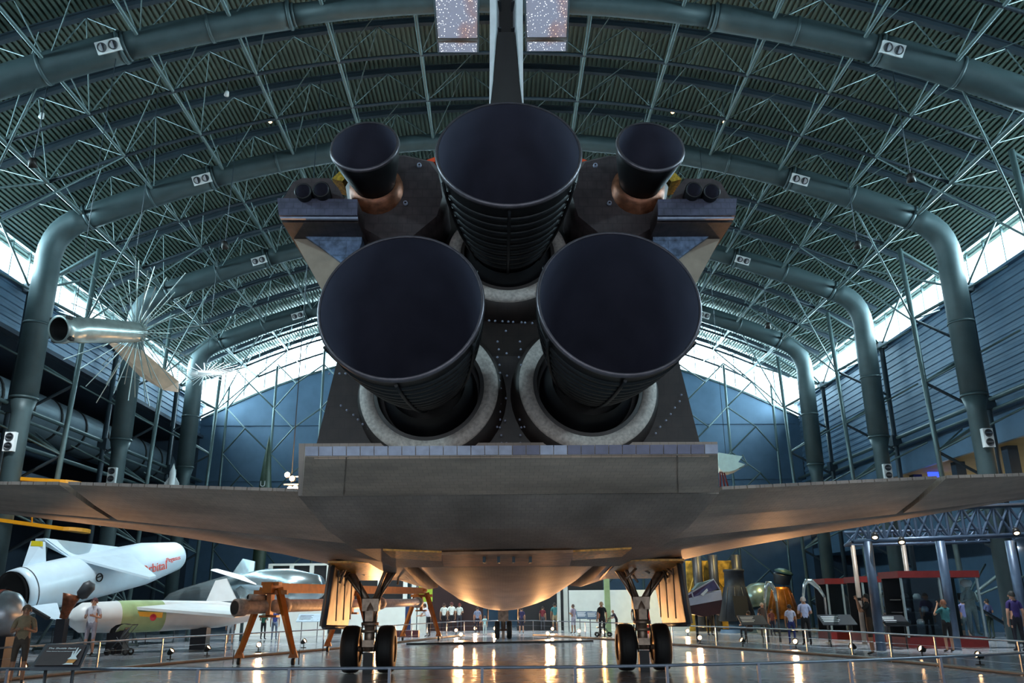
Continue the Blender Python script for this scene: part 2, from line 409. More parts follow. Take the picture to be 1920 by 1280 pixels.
# ------------------------------------------------------------------ arched air ducts with their wall columns
def diffuser(parent, c, axis, nrm):
    axis = Vector(axis).normalized(); nrm = Vector(nrm).normalized(); up = nrm.cross(axis).normalized()
    R3 = Matrix((axis, up, nrm)).transposed()
    mb = MB().box(Vector(c), (.78, .42, .2), 0, R3)
    for k in (-.19, .19):
        q = Vector(c) + axis * k + nrm * .105
        mb.lathe([(0, .16), (.04, .16), (.04, .13), (-.0, .12), (.0, .04), (.03, .03), (.03, 0)], q, nrm, 20, 1)
        mb.box(q + nrm * .03, (.05, .24, .04), 2, R3)
    ORG.setdefault(parent.name, Vector())
    mb.build('air_diffuser', [white_m, grey_pl, chrome], parent, label='white twin-nozzle air outlet')
for di, y in enumerate((24.6, 33.9, 43.15, 52.4)):
    d = empty('air_duct', (0, y, 0), cat='duct', kind='thing', group='arched air ducts', label='grey arched air duct, %s from the viewer, curving down to wall columns' % ('first', 'second', 'third', 'fourth')[di])
    def ap(x): return Vector((x, y, ZC + math.sqrt(RL * RL - x * x)))
    segs = [(-18.6, -13.2, .55, .55), (-13.2, -7.5, .48, .48), (-7.5, 7.5, .38, .38), (7.5, 13.2, .48, .48), (13.2, 18.6, .55, .55)]
    for (x0, x1, r0, r1) in segs:
        MB().tube([ap(x0 + (x1 - x0) * k / 8) for k in range(9)], r0, 20).build('duct_section', duct_m, d)
        for xc in (x0 + .02, (x0 + x1) / 2, x1 - .12): MB().tube([ap(xc), ap(xc + .1)], r0 + .035, 20).build('duct_collar', duct_m, d)
    for s in (-1, 1):
        e = [ap(s * 18.6)]
        for k in range(1, 8):
            tt = k / 7; p0 = ap(s * 18.6); p1 = Vector((s * 20.2, y, 17.7)); p2 = Vector((s * 20.0, y, 15.6))
            e.append(p0 * (1 - tt) ** 2 + p1 * 2 * tt * (1 - tt) + p2 * tt * tt)
        e.append(Vector((s * 20, y, 9.9)))
        MB().tube(e, [.55] * 4 + [.54, .53, .52, .52, .52], 22).build('duct_column', duct_m, d)
        MB().tube([(s * 20, y, 9.9), (s * 20, y, 9.3), (s * 20, y, 0)], [.52, .38, .38], 22).build('duct_column', duct_m, d)
        for zc in (9.85, 13.1): MB().tube([(s * 20, y, zc), (s * 20, y, zc + .1)], .55, 22).build('duct_collar', duct_m, d)
        x = s * 13.5; q = ap(x); tan = (ap(x + .1) - ap(x)).normalized()
        nr = Vector((0, -.88, -.47)); diffuser(d, q + nr * .52, tan, nr)
        diffuser(d, (s * 20, y - .42, 8.0), (0, 0, 1), (0, -1, 0))
# ------------------------------------------------------------------ the shuttle
tile_black = mat('black_tiles', '#a09086', .55, 0, .24, .9, .25, brick=(.15, .15, .006), stretch=(1, .45, 1))
flap_m = mat('flap_tiles', '#b4a090', .5, 0, .26, 1.0, .3, brick=(.15, .15, .005), stretch=(.5, 1, 1))
base_m = mat('base_heat_shield', '#2a201e', .5, 0, .25, 4, .3, brick=(.2, .2, .008, (PI / 2, 0, 0)))
pod_m = mat('pod_tiles', '#3c3032', .55, 0, .25, 5, .3, brick=(.18, .18, .012, (PI / 2, 0, 0)))
rcs_m = mat('thruster_block_tiles', '#4f5064', .45, 0, .2, 6, .3, brick=(.16, .12, .01, (PI / 2, 0, 0)))
bluep = mat('blue_grey_panel', '#7088a8', .4, .1, .35, 9, .2, brick=(.5, .3, .012, (PI / 2, 0, 0)))
beige = mat('aged_blanket', '#9a8c7c', .7, 0, .15, 3, .2)
whiteb = mat('white_blanket', '#c8c8c4', .65, 0, .1, 3, .2)
ring_m = mat('quilted_ring', '#b4aaa4', .6, 0, .2, 18, .5)
noz_in = mat('nozzle_inside', '#40404f', .5, .1, .1, 2)
noz_out = mat('nozzle_outside', '#141418', .42, .3, .2, 3)
noz_rim = mat('nozzle_rim', '#5c565c', .35, .6, .15, 8)
gold_m = mat('gold_foil', '#e8a038', .35, .1, .3, 12, .4)
copper = mat('copper_foil', '#7a4a34', .4, .5, .3, 8, .3)
gear_m = mat('gear_metal', '#9a8676', .38, .55, .25, 7)
silver = mat('door_lining', '#686058', .45, .3, .25, 2.5, .2)
S = empty('space_shuttle', (0, 22.2, 0), cat='spacecraft', label='huge space shuttle orbiter seen from behind on its landing gear')
def interp(tab, y):
    if y <= tab[0][0]: return tab[0][1]
    for (a, b), (c, d) in zip(tab, tab[1:]):
        if y <= c: return b + (d - b) * (y - a) / (c - a)
    return tab[-1][1]
ZB = [(14.1, 3.62), (15.5, 3.32), (17, 2.95), (19, 2.6), (22, 2.35), (27, 1.97), (31, 1.66), (35, 1.4), (39, 1.3), (42, 1.42), (44.5, 1.9), (46, 2.7)]
HW = [(14.1, 3.5), (15.5, 3.3), (17.5, 2.95), (20, 2.62), (36, 2.6), (40, 2.35), (43, 1.75), (45, 1.0), (46, .2)]
ZT = [(14.1, 8.7), (20, 8.3), (38, 7.0), (40, 6.4), (42, 4.9), (44.5, 3.8), (46, 3.0)]
CB = [(14.1, 0.0), (22, .015), (27, .045), (31, .08), (35, .12), (40, .16), (46, .3)]
# fuselage
def sec(Y):
    w, zb, zt, c = interp(HW, Y), interp(ZB, Y), interp(ZT, Y), interp(CB, Y)
    h = zt - zb; zs = zb + c * w * w
    r = [(0, zb), (.25 * w, zb + c * (.25 * w) ** 2), (.5 * w, zb + c * (.5 * w) ** 2), (.7 * w, zb + c * (.7 * w) ** 2), (.86 * w, zb + c * (.86 * w) ** 2 + .02 * h),
         (.96 * w, zs + .05 * h), (w, zs + .14 * h), (w, zs + (zt - zs) * .3), (w, zs + (zt - zs) * .55), (.97 * w, zs + (zt - zs) * .75), (.8 * w, zs + (zt - zs) * .91), (.45 * w, zt - .02 * h), (0, zt)]
    return [Vector((x, Y, z)) for x, z in r] + [Vector((-x, Y, z)) for x, z in r[-2:0:-1]]
mb = MB(); Ys = [16.0, 17, 19, 20.5, 22, 24.5, 27, 29, 31, 33, 35, 37, 39, 40.5, 42, 43.3, 44.5, 45.3, 46]
mb.loft([sec(y) for y in Ys])
nb = 24
for i in range(len(mb.f)):
    if len(mb.f[i]) == 4 and i < (len(Ys) - 1) * nb:
        k = i % nb; mb.m[i] = 0 if (k < 6 or k >= nb - 6) else 1
mb.build('fuselage', [tile_black, whiteb], S)
# aft base
def mir(pts): return [Vector((-p.x, p.y, p.z)) for p in pts]
L = [U(592, 838, 14.4), U(634, 668, 14.45), U(640, 600, 14.85), U(625, 545, 15.1), U(680, 440, 15.5), U(800, 380, 15.7), U(850, 300, 15.9)]
mb = MB(); Rr = mir(L)
for k in range(len(L) - 1):
    q = [L[k], Rr[k], Rr[k + 1], L[k + 1]]; mb.poly(q, (0, 1.7, 0))
base = mb.build('aft_bulkhead', base_m, S)
# body flap
fl = [U(572, 856, 12.2), U(1346, 852, 12.2)]; ft = [U(572, 840, 12.2), U(1346, 836, 12.2)]
hb = [U(566, 930, 14.1), U(1348, 923, 14.1)]; ht = [hb[0] + Vector((0, 0, .6)), hb[1] + Vector((0, 0, .6))]
mb = MB().add(fl + ft + hb + ht, [(0, 1, 5, 4), (2, 6, 7, 3), (0, 2, 3, 1), (4, 5, 7, 6), (0, 4, 6, 2), (1, 3, 7, 5)])
flap = mb.build('body_flap', flap_m, S)
tl_a = mat('edge_tile_lit_grey', '#8c90a4', .35, 0, .12, 9); tl_b = mat('edge_tile_dark', '#4c4c66', .35, 0, .12, 9)
NT = 30
for i in range(NT):
    a = fl[0].lerp(fl[1], (i + .03) / NT); b = fl[0].lerp(fl[1], (i + .97) / NT); c = ft[0].lerp(ft[1], (i + .97) / NT); d = ft[0].lerp(ft[1], (i + .03) / NT)
    pr = .03 + random.uniform(-.006, .006)
    q = [a + Vector((0, -.0, .01)), b + Vector((0, -.0, .01)), c + Vector((0, 0, .02)), d + Vector((0, 0, .02))]
    MB().poly(q, (0, -pr, 0)).build('tile', tl_b if 15 <= i < 29 and random.random() < .8 else tl_a, flap)  # left tiles paler: window reflection painted into their colour
# panel joint rows on the flap underside, shallow strips proud of the skin
for (u0, u1) in ((.02, .10), (.10, .9), (.9, .98)):
    q = [fl[0].lerp(fl[1], u0 + .002).lerp(hb[0].lerp(hb[1], u0 + .002), .02), fl[0].lerp(fl[1], u1 - .002).lerp(hb[0].lerp(hb[1], u1 - .002), .02),
         fl[0].lerp(fl[1], u1 - .002).lerp(hb[0].lerp(hb[1], u1 - .002), .96), fl[0].lerp(fl[1], u0 + .002).lerp(hb[0].lerp(hb[1], u0 + .002), .96)]
    MB().poly(q, (0, -.01, -.02)).build('flap_panel', flap_m, flap)
# aft underside stub between flap hinge and belly
a0_, a1_ = hb[0] + Vector((0, .08, -.0)), hb[1] + Vector((0, .08, -.0))
zt_ = 4.4
def under(Y, x0, z, zt): return [Vector((-x0, Y, z)), Vector((x0, Y, z)), Vector((x0 + .05, Y, zt)), Vector((-x0 - .05, Y, zt))]
secs = [under(14.2, 3.58, hb[0].z + .02, 4.3), under(16, 3.42, 2.99, 4.1), under(17.7, 3.2, 2.74, 3.9), under(20.5, 2.7, 2.47, 3.6)]
MB().loft(secs, smooth=False).build('aft_underside', tile_black, S)
# engines
def engine(X, Y, Z, pitch, yaw, nm, dist_ring, rr):
    ax = Vector((-math.sin(math.radians(yaw)) * (1 if X > 0 else -1 if X < 0 else 0), math.cos(math.radians(pitch)), -math.sin(math.radians(pitch)))).normalized()
    E = Vector((X, Y, Z))
    e = MB(); outer = [(0, 1.2), (.05, 1.225), (.1, 1.2), (.45, 1.155), (.9, 1.075), (1.35, .975), (1.8, .85), (2.2, .715), (2.6, .56), (2.95, .40), (3.2, .3), (3.6, .3)]
    inner = [(0, 1.175), (.1, 1.165), (.45, 1.125), (.9, 1.045), (1.35, .945), (1.8, .82), (2.2, .685), (2.6, .53), (2.95, .36), (3.15, .16), (3.4, .2), (3.5, .0)]
    e.lathe(outer, E, ax, 64, 0); e.lathe(inner, E, ax, 64, 1); 
    eng = e.build('main_engine', [noz_out, noz_in], S, label=nm)
    MB().lathe([(-.01, 1.18), (-.02, 1.205), (.03, 1.232), (.08, 1.218), (.04, 1.18), (-.01, 1.18)], E, ax, 64).build('nozzle_rim', noz_rim, eng)
    for t in (.38, .6, .82, 1.04, 1.26, 1.48, 1.7, 1.92, 2.14):
        r = interp([(a, b) for a, b in outer], t)
        MB().lathe([(t - .05, r), (t - .03, r + .035), (t + .03, r + .03), (t + .06, r - .01)], E, ax, 48).build('hat_band', noz_out, eng)
    x, y = frame_of(ax)
    for k in range(6):                       # drain lines down the bell
        a = 2 * PI * (k + .5) / 6; dr = x * math.cos(a) + y * math.sin(a)
        MB().tube([E + ax * t + dr * (interp(outer, t) + .045) for t in (.1, .5, 1., 1.5, 2., 2.4, 2.8)], .028, 6).build('drain_line', noz_out, eng)
    # power head bulk and dome shield
    R0 = E + ax * dist_ring
    MB().lathe([(-.22, .68), (-.1, .74), (0, .78), (.25, .86), (.5, .9)], R0, ax, 32).build('engine_blanket', noz_out, eng)
    MB().lathe([(.06, rr - .27), (-.0, rr - .25), (-.03, rr - .13), (-.0, rr - .01), (.05, rr), (.1, rr + .01), (.1, rr - .27), (.06, rr - .27)], R0, ax, 64).build('heat_shield_ring', ring_m, S, label='pale quilted ring around engine')
    MB().lathe([(.0, rr - .32), (.05, rr + .01), (.3, rr + .14), (.6, rr + .2), (1.1, rr + .22)], R0, ax, 48).build('engine_dome', base_m, S)
    MB().lathe([(.3, rr - .28), (.45, .5), (.5, 0)], R0, ax, 40).build('dome_closeout', noz_out, S)
engine(-1.6, 11.34, 5.80, 10, 3.5, 'lower left black main engine bell', 2.95, 1.24)
engine(1.6, 11.34, 5.86, 10, 3.5, 'lower right black main engine bell', 2.95, 1.24)
engine(0.0, 12.19, 8.82, 16, 0, 'upper black main engine bell', 2.62, 1.16)
# OMS pods
def pxsec(pts, Y): return [U(x, y, Y) for x, y in pts]
podp = [(676, 440), (664, 400), (648, 350), (672, 305), (720, 291), (760, 291), (812, 303), (832, 330), (840, 375), (828, 415), (780, 455), (730, 470)]
for s in (-1, 1):
    F = (lambda L: L) if s < 0 else mir
    side = 'left' if s < 0 else 'right'
    p0 = pxsec(podp, 14.3); c = sum(p0, Vector()) / len(p0)
    secs = [F([c + (p - c) * k + Vector((dx, dy, dz)) for p in p0]) for (k, dy, dx, dz) in ((.9, -.12, 0, 0), (1, 0, 0, 0), (1.04, .8, -.05, 0), (1.0, 2.5, .0, -.05), (.85, 4.5, .1, -.3), (.55, 6.5, .2, -.8), (.15, 8, .3, -1.3))]
    pod = MB().loft(secs).build('engine_pod', [pod_m], S, label='brown tiled rear engine pod on the %s shoulder' % side)
    # thruster housing
    hp = [(523, 376), (534, 368), (550, 341), (566, 334), (618, 334), (634, 352), (648, 376), (672, 379), (672, 418), (529, 417)]
    q0 = F(pxsec(hp, 13.6)); q1 = [p + Vector((-s * .1, 2.6, -.1)) for p in q0]
    MB().poly(q0, q1).build('thruster_housing', pod_m, pod)
    lo = [(523, 377), (672, 379), (672, 409), (526, 409)]
    a = F(pxsec(lo, 13.55)); blk = MB().poly(a, [p + Vector((0, -.12, 0)) for p in a]).build('thruster_block', rcs_m, pod)
    lp = F(pxsec([(526, 409), (672, 409), (672, 413), (527, 412)], 13.5)); MB().poly(lp, (0, -.06, 0)).build('seam_strip', tl_a, pod)
    for cx, cy in ((568, 358), (602, 355)):
        o = F([U(cx, cy, 13.25)])[0]
        MB().lathe([(.0, .125), (-.02, .14), (.0, .155), (.5, .12)], o, (0, 1, .05), 24, 0).lathe([(.0, .125), (.45, .05), (.45, 0)], o, (0, 1, .05), 24, 1).build('thruster_nozzle', [noz_out, noz_in], pod)
    # black strip painting the recess's shade, blue panel, beige shoulder
    MB().poly(F(pxsec([(536, 417), (676, 418), (680, 434), (548, 433)], 13.95)), (0, 1.5, 0)).build('shade_strip', noz_out, pod)
    MB().poly(F(pxsec([(556, 432), (679, 434), (678, 455), (668, 482), (640, 492), (600, 462)], 14.15)), (0, 1.4, 0)).build('blue_panel', bluep, pod)
    sh = F(pxsec([(539, 427), (556, 432), (600, 462), (640, 492), (650, 560), (612, 560), (596, 530)], 14.25)); MB().poly(sh, [p + Vector((-s * .25, 4, -.1)) for p in sh]).build('shoulder_panel', beige, pod)
    # manoeuvring engine nozzle
    E = Vector((s * 2.58, 13.15, 9.5)); ax = Vector((-s * .07, .96, -.275)).normalized()
    oms = MB().lathe([(0, .6), (.05, .615), (.3, .575), (.6, .5), (.95, .39), (1.3, .26), (1.6, .16), (1.8, .2)], E, ax, 48, 0).lathe([(0, .585), (.3, .555), (.6, .48), (.95, .37), (1.3, .24), (1.5, .0)], E, ax, 48, 1).build(
        'manoeuvring_nozzle', [noz_out, noz_in], pod, label='%s shoulder engine nozzle' % side)
    MB().lathe([(-.01, .58), (-.01, .62), (.04, .635), (.06, .6), (-.01, .58)], E, ax, 48).build('nozzle_rim', noz_rim, pod)
    MB().lathe([(.95, .40), (1.0, .50), (1.35, .56), (1.5, .62)], E, ax, 24).build('nozzle_collar', copper, pod)
    c2 = E + ax * 1.6 + Vector((0, 0, -.15))
    MB().lathe([(-.15, .62), (0, .9), (.5, 1.0), (.9, 1.0)], c2, ax, 32).lathe([(-.15, .62), (.1, .1), (.12, 0)], c2, ax, 32).build('pod_dome', base_m, pod)
    # attach hardware, bright yellow and orange
    g = F([U(622, 335, 14.4), U(640, 318, 14.4), U(655, 322, 14.4), U(642, 340, 14.4)]); MB().poly(g, (0, .6, 0)).build('yellow_bracket', mat('yellow_tape', '#c8a030', .5, .2, .4, 20, .3), pod, label='crumpled yellow cover')
    g = F([U(800, 300, 14.9), U(822, 292, 14.9), U(824, 300, 14.9), U(812, 304, 14.9)]); MB().poly(g, (0, .3, 0)).build('orange_streamer', mat('orange_tape', '#e04a20', .5, 0, .1, 9), pod)
    for (hx, hy) in ((786, 309), (760, 380), (700, 380)):
        o = F([U(hx, hy, 14.12)])[0]; MB().lathe([(-.01, .02), (-.02, .025), (-.02, .04), (.03, .045)], o, (0, 1, 0), 12).build('vent_port', tl_a, pod)
# bulkhead fasteners (rows of small light rivets)
riv = MB().lathe([(-.012, 0), (-.012, .018), (.01, .022)], (0, 0, 0), (0, 1, 0), 6).mesh('fastener', tl_a)
rp = []
for (x0, y0, x1, y1, n) in ((905, 600, 1010, 606, 10), (935, 640, 938, 830, 14), (975, 640, 978, 830, 14), (620, 700, 665, 700, 4), (655, 805, 1260, 828, 0), (905, 690, 930, 800, 8), (1000, 700, 985, 800, 8), (950, 620, 950, 830, 6), (640, 760, 700, 812, 7), (1280, 740, 1230, 812, 7)):
    for k in range(n):
        place(bpy.data.objects.new('fastener', riv), base, U(x0 + (x1 - x0) * k / max(n - 1, 1) + random.uniform(-3, 3), y0 + (y1 - y0) * k / max(n - 1, 1), 14.285))
# tail fin
def P(x, y, z): return Vector((x, y, z))
fin = MB().loft([[P(-w / 2, y, z), P(-w / 2, y + (ye - y) * .25, z), P(0, ye, z), P(w / 2, y + (ye - y) * .25, z), P(w / 2, y, z)] for (z, y, ye, w) in ((8.6, 16.6, 24.5, .66), (10.5, 16.2, 22.6, .64), (13, 15.7, 20.6, .56), (16.9, 14.4, 17.2, .42))], smooth=False).build('tail_fin', whiteb, S)
black_fin = mat('fin_black', '#0c0a0b', .6, 0, .2, 3, .2, brick=(.3, .3, .01, (PI / 2, 0, 0)))
MB().loft([[P(-w / 2, y, z), P(w / 2, y, z), P(w / 2, y + 1.2, z), P(-w / 2, y + 1.2, z)] for (z, y, w) in ((9.2, 15.9, .78), (11.9, 15.5, .68), (13.35, 14.95, .36))], smooth=False).build('chute_housing', black_fin, fin)
for s in (-1, 1):
    zs = [(11.9, 15.5, .37, .015), (12.4, 15.25, .36, .06), (13.4, 14.75, .35, .13), (14.6, 14.2, .35, .13), (17.2, 13.0, .34, .12)]
    secs = [[P(s * (w), y - .05, z), P(s * (w - th), y - .05, z), P(s * .06, y + 1.5, z), P(s * .16, y + 1.6, z)] for z, y, w, th in zs]
    MB().loft(secs, smooth=False).build('rudder_panel', mat('rudder_white', '#d9dde0', .5, 0, .06, 4), fin, label='white split rudder edge')
MB().loft([[P(-.15, y + .55, z), P(.15, y + .55, z), P(.15, y + 1.3, z), P(-.15, y + 1.3, z)] for z, y in ((13.2, 14.9), (17.1, 13.1))], smooth=False).build('rudder_core', black_fin, fin)
for k in range(7):
    z = 13.5 + k * .5; y = 14.75 - (z - 13.4) * .46
    for s in (-1, 1): MB().box((s * .17, y + .7, z), (.12, .8, .025)).build('rudder_rib', grey_pl, fin)
# wings with elevons
SKIN0 = (U(662, 1020, 17.6).z + U(1246, 1012, 17.6).z) / 2; SKS = (SKIN0 - 2.47) / 4.4; print('SKIN', SKIN0, SKS)
for s in (-1, 1):
    side = 'left' if s < 0 else 'right'
    if s < 0: te = [U(560, 922, 14.6), U(340, 915, 14.6), U(128, 909, 14.6), U(112, 909, 14.6), U(-20, 910, 14.6), U(-220, 908, 14.9)]; hg = [U(662, 1020, 17.6), U(440, 997, 17.6), U(222, 975, 17.6), U(208, 973, 17.6), U(0, 955, 17.6), U(-120, 945, 17.4)]
    else: te = [U(1352, 918, 14.6), U(1560, 908, 14.6), U(1757, 898, 14.6), U(1773, 897, 14.6), U(1920, 893, 14.6), U(2130, 886, 14.9)]; hg = [U(1246, 1012, 17.6), U(1450, 988, 17.6), U(1678, 964, 17.6), U(1692, 962, 17.6), U(1920, 930, 17.6), U(2045, 916, 17.4)]
    # wing box sections at span stations: (x, Yhinge, zhinge, YLE, thickness)
    st = []
    for j, h in enumerate(hg):
        x = abs(h.x); th = interp([(3, 1.15), (5, .95), (8, .65), (12, .3)], x)
        le = interp([(2.9, 30.5), (3.4, 27.5), (4.2, 25.2), (5.3, 23.6), (7.6, 21.4), (9.5, 19.8), (12, 18.2)], x)
        if s > 0: le = le
        st.append((h, th, le))
    st.insert(0, (Vector((s * 2.5, 17.6, st[0][0].z - .03)), 1.3, 33.0))
    h0 = st[0][0]
    secs = []
    for (h, th, le) in st:
        x, y, z = h
        ch = le - y; dz = -SKS if abs(x) < 6 else -.075
        zm = lambda f: z + ch * f * dz
        zz = [(0, 0), (.2, -.02 * th), (.45, .0), (.7, .06 + ch * .01), (.88, .13 * th + .06 + ch * .02), (.97, .3 * th + ch * .02), (1, .5 * th + ch * .02), (.95, .78 * th), (.8, th), (.5, th * 1.1), (.2, th * 1.05), (0, th * .95)]
        secs.append([Vector((x, y + .03 + ch * f, zm(f) + q)) for f, q in zz])
    wg = MB().loft(secs, smooth=True).build('wing', tile_black, S, label='%s wing with dark tiled underside' % side)
    def elev(a, b, nm):
        A, B = te[a], te[b]; H, J = hg[a], hg[b]
        ta = interp([(3, .95), (8, .62), (12, .28)], abs(H.x)); tb = interp([(3, .95), (8, .62), (12, .28)], abs(J.x))
        n = 6; secs = []
        for k in range(n + 1):
            u = k / n; a_, b_ = A.lerp(B, u), H.lerp(J, u); t = ta + (tb - ta) * u
            secs.append([a_, a_.lerp(b_, .5) + Vector((0, 0, -.03)), b_ + Vector((0, -.05, 0)), b_ + Vector((0, -.02, t * .5)), b_ + Vector((0, -.1, t)), a_ + Vector((0, 0, .05))])
        e_ = MB().loft(secs, smooth=False).build('elevon', flap_m, wg, label=nm)
        # edge tiles along the trailing edge
        cnt = max(8, int((B - A).length / .22))
        for k in range(cnt):
            c0 = A.lerp(B, (k + .04) / cnt); c1 = A.lerp(B, (k + .96) / cnt)
            MB().poly([c0 + Vector((0, -.01, .0)), c1 + Vector((0, -.01, .0)), c1 + Vector((0, -.01, .055)), c0 + Vector((0, -.01, .055))], (0, -.02, 0)).build('tile', tile_black, e_)
    elev(0, 2, 'inner elevon on the %s wing' % side); elev(3, 5, 'outer elevon on the %s wing' % side)
def onbelly(px, py, off=.04):
    best = None
    for k in range(600):
        Y = 14.5 + k * .03; p = U(px, py, Y); z = interp([(14.2, hb[0].z), (16, 2.99), (17.7, 2.74), (20.5, 2.47), (22, 2.35), (27, 1.97)], Y) - off
        if best is None or abs(p.z - z) < best[0]: best = (abs(p.z - z), p)
    return best[1]
# umbilical doors and hinged cover
for s in (-1, 1):
    q = [onbelly(718, 1032), onbelly(828, 1036), onbelly(828, 1052), onbelly(735, 1046)]
    if s > 0: q = mir(q)
    MB().poly(q, (0, 0, .05)).build('umbilical_well', gold_m, S, label='gold foil well in the belly')
q = [onbelly(828, 1040, .1), onbelly(1075, 1036, .1), onbelly(1068, 1060, .1), onbelly(832, 1062, .1)]
door = MB().poly(q, (0, .02, .06)).build('umbilical_door', mat('door_skin', '#c89878', .4, .2, .2, 4), S)
for px in (908, 935, 963, 994):
    a = onbelly(px, 1045, .1); MB().box(a + Vector((0, .1, -.04)), (.06, .5, .14)).build('hinge_lug', steel_dark, door)
# landing gear
def wheel(parent, x, y, r, w):
    prof = [(-w / 2, r * .55), (-w / 2, r * .82), (-w * .44, r * .93), (-w * .3, r * .985), (0, r), (w * .3, r * .985), (w * .44, r * .93), (w / 2, r * .82), (w / 2, r * .55)]
    wl = MB().lathe(prof, (x, y, r), (1, 0, 0), 40).build('wheel', black_m, parent)
    for g in (-.18, 0, .18):
        MB().lathe([(g * w - .008, r * .99), (g * w, r * 1.002), (g * w + .008, r * .99)], (x, y, r), (1, 0, 0), 40).build('tread_rib', black_m, wl)
    MB().lathe([(-w * .42, 0), (-w * .42, r * .2), (-w * .3, r * .4), (-w * .45, r * .56), (w * .45, r * .56), (w * .3, r * .4), (w * .42, r * .2), (w * .42, 0)], (x, y, r), (1, 0, 0), 28).build('hub', gear_m, wl)
for s in (-1, 1):
    side = 'left' if s < 0 else 'right'
    gx = s * 3.455; gy = 22.2
    g = MB().tube([(gx, gy, 1.15), (gx, gy + .1, 1.75)], [.17, .19], 14).tube([(gx, gy, .5), (gx, gy, 1.2)], .13, 14).tube([(gx, gy, .95), (gx, gy, 1.02)], .2, 14).tube([(gx, gy, 1.12), (gx, gy, 1.2)], .22, 14).build('main_gear', gear_m, S, label='%s main landing gear leg' % side)
    wheel(g, gx - .44, gy, .565, .42); wheel(g, gx + .44, gy, .565, .42)
    MB().tube([(gx - .5, gy, .565), (gx + .5, gy, .565)], .07, 10).build('axle', gear_m, g)
    for (dx, dy, zt, r) in ((-.62, .35, 2.72, .095), (.74, .35, 2.62, .10), (-.8, .1, 2.75, .045), (-.45, -.1, 2.7, .05), (.9, .1, 2.62, .04)):
        MB().tube([(gx + dx * -s * -1 * 1, gy + dy, zt), (gx, gy + .05, 1.55)], r, 8).build('brace', gear_m, g)
    MB().box((gx, gy, .24), (.24, .3, .48)).build('jack_stand', noz_out, g)
    for dx in (-.14, .14):
        MB().tube([(gx + dx, gy - .12, .45), (gx + dx * 1.4, gy - .16, .9), (gx + dx, gy - .1, 1.3), (gx + dx * 2.2, gy, 2.2)], .018, 6).build('hydraulic_hose', black_m, g)
    for fc, fs_ in (((gx, gy - .14, .7), (.3, .12, .16)), ((gx, gy - .2, 1.35), (.2, .1, .25)), ((gx, gy + .05, 1.62), (.42, .3, .3))): MB().box(fc, fs_).build('fitting', gear_m, g)
    # wheel well roof, struts and clutter
    zk = lambda Y: SKIN0 - SKS * (Y - 17.6) - .03
    xi, xo = gx - .8, gx + .8
    MB().poly([(xi, 20.4, zk(20.4)), (xo, 20.4, zk(20.4)), (xo, 24.0, zk(24.0)), (xi, 24.0, zk(24.0))], (0, 0, .05)).build('wheel_well', gold_m, g, label='foil lined wheel well')
    for xx_ in (xi, xo): MB().tube([(xx_, 20.4, zk(20.4)), (xx_, 24, zk(24))], .03, 6).build('well_edge', gear_m, g)
    for k in range(10):
        a = Vector((gx + random.uniform(-.8, .8), 21.2 + random.uniform(0, 2.2), 2.6)); b = a + Vector((random.uniform(-.5, .5), random.uniform(-.5, .5), random.uniform(-.5, -.1)))
        MB().tube([a, b], .03, 6).build('well_pipe', gear_m, g)
    # gear door hanging outboard
    dx = s * 4.22
    dr = MB().poly([(dx, 20.9, 2.75), (dx + s * .12, 20.7, 1.15), (dx + s * .14, 24.2, 1.05), (dx, 24.6, 2.45)], (s * .09, 0, 0)).build('gear_door', silver, S, label='%s main landing gear door hanging open' % side)
    MB().tube([(dx - s * .02, 20.88, 2.75), (dx + s * .1, 20.68, 1.13)], .06, 8).tube([(dx + s * .1, 20.68, 1.13), (dx + s * .12, 24.2, 1.03)], .05, 8).build('door_edge', grey_pl, dr)
    for k in range(3):
        y = 21.5 + k * 1.0; MB().box((dx - s * .03, y, 1.85), (.03, .05, 1.2)).build('stiffener', silver, dr)
    for (ya, za, yb, zb_) in ((21.6, 2.3, 22.0, 2.55), (22.6, 2.1, 22.4, 2.5)): MB().tube([(dx, ya, za), (gx + s * .6, yb, zb_)], .03, 6).build('door_link', gear_m, dr)
# nose gear
ng = MB().tube([(0, 41.9, .4), (0, 41.9, 1.6)], .1, 12).tube([(0, 41.9, 1.2), (-.85, 42.6, 1.75)], .05, 8).tube([(0, 41.9, 1.2), (.85, 42.6, 1.75)], .05, 8).box((0, 41.9, 1.05), (.5, .3, .5)).box((0, 41.9, .18), (.14, .2, .36)).tube([(-.35, 41.9, .405), (.35, 41.9, .405)], .05, 8).build('nose_gear', gear_m, S, label='nose landing gear far under the belly')
wheel(ng, -.29, 41.9, .405, .24); wheel(ng, .29, 41.9, .405, .24)
for s in (-1, 1): MB().box((s * .75, 42.6, 1.25), (.05, 2.2, .8)).build('nose_gear_door', silver, ng)

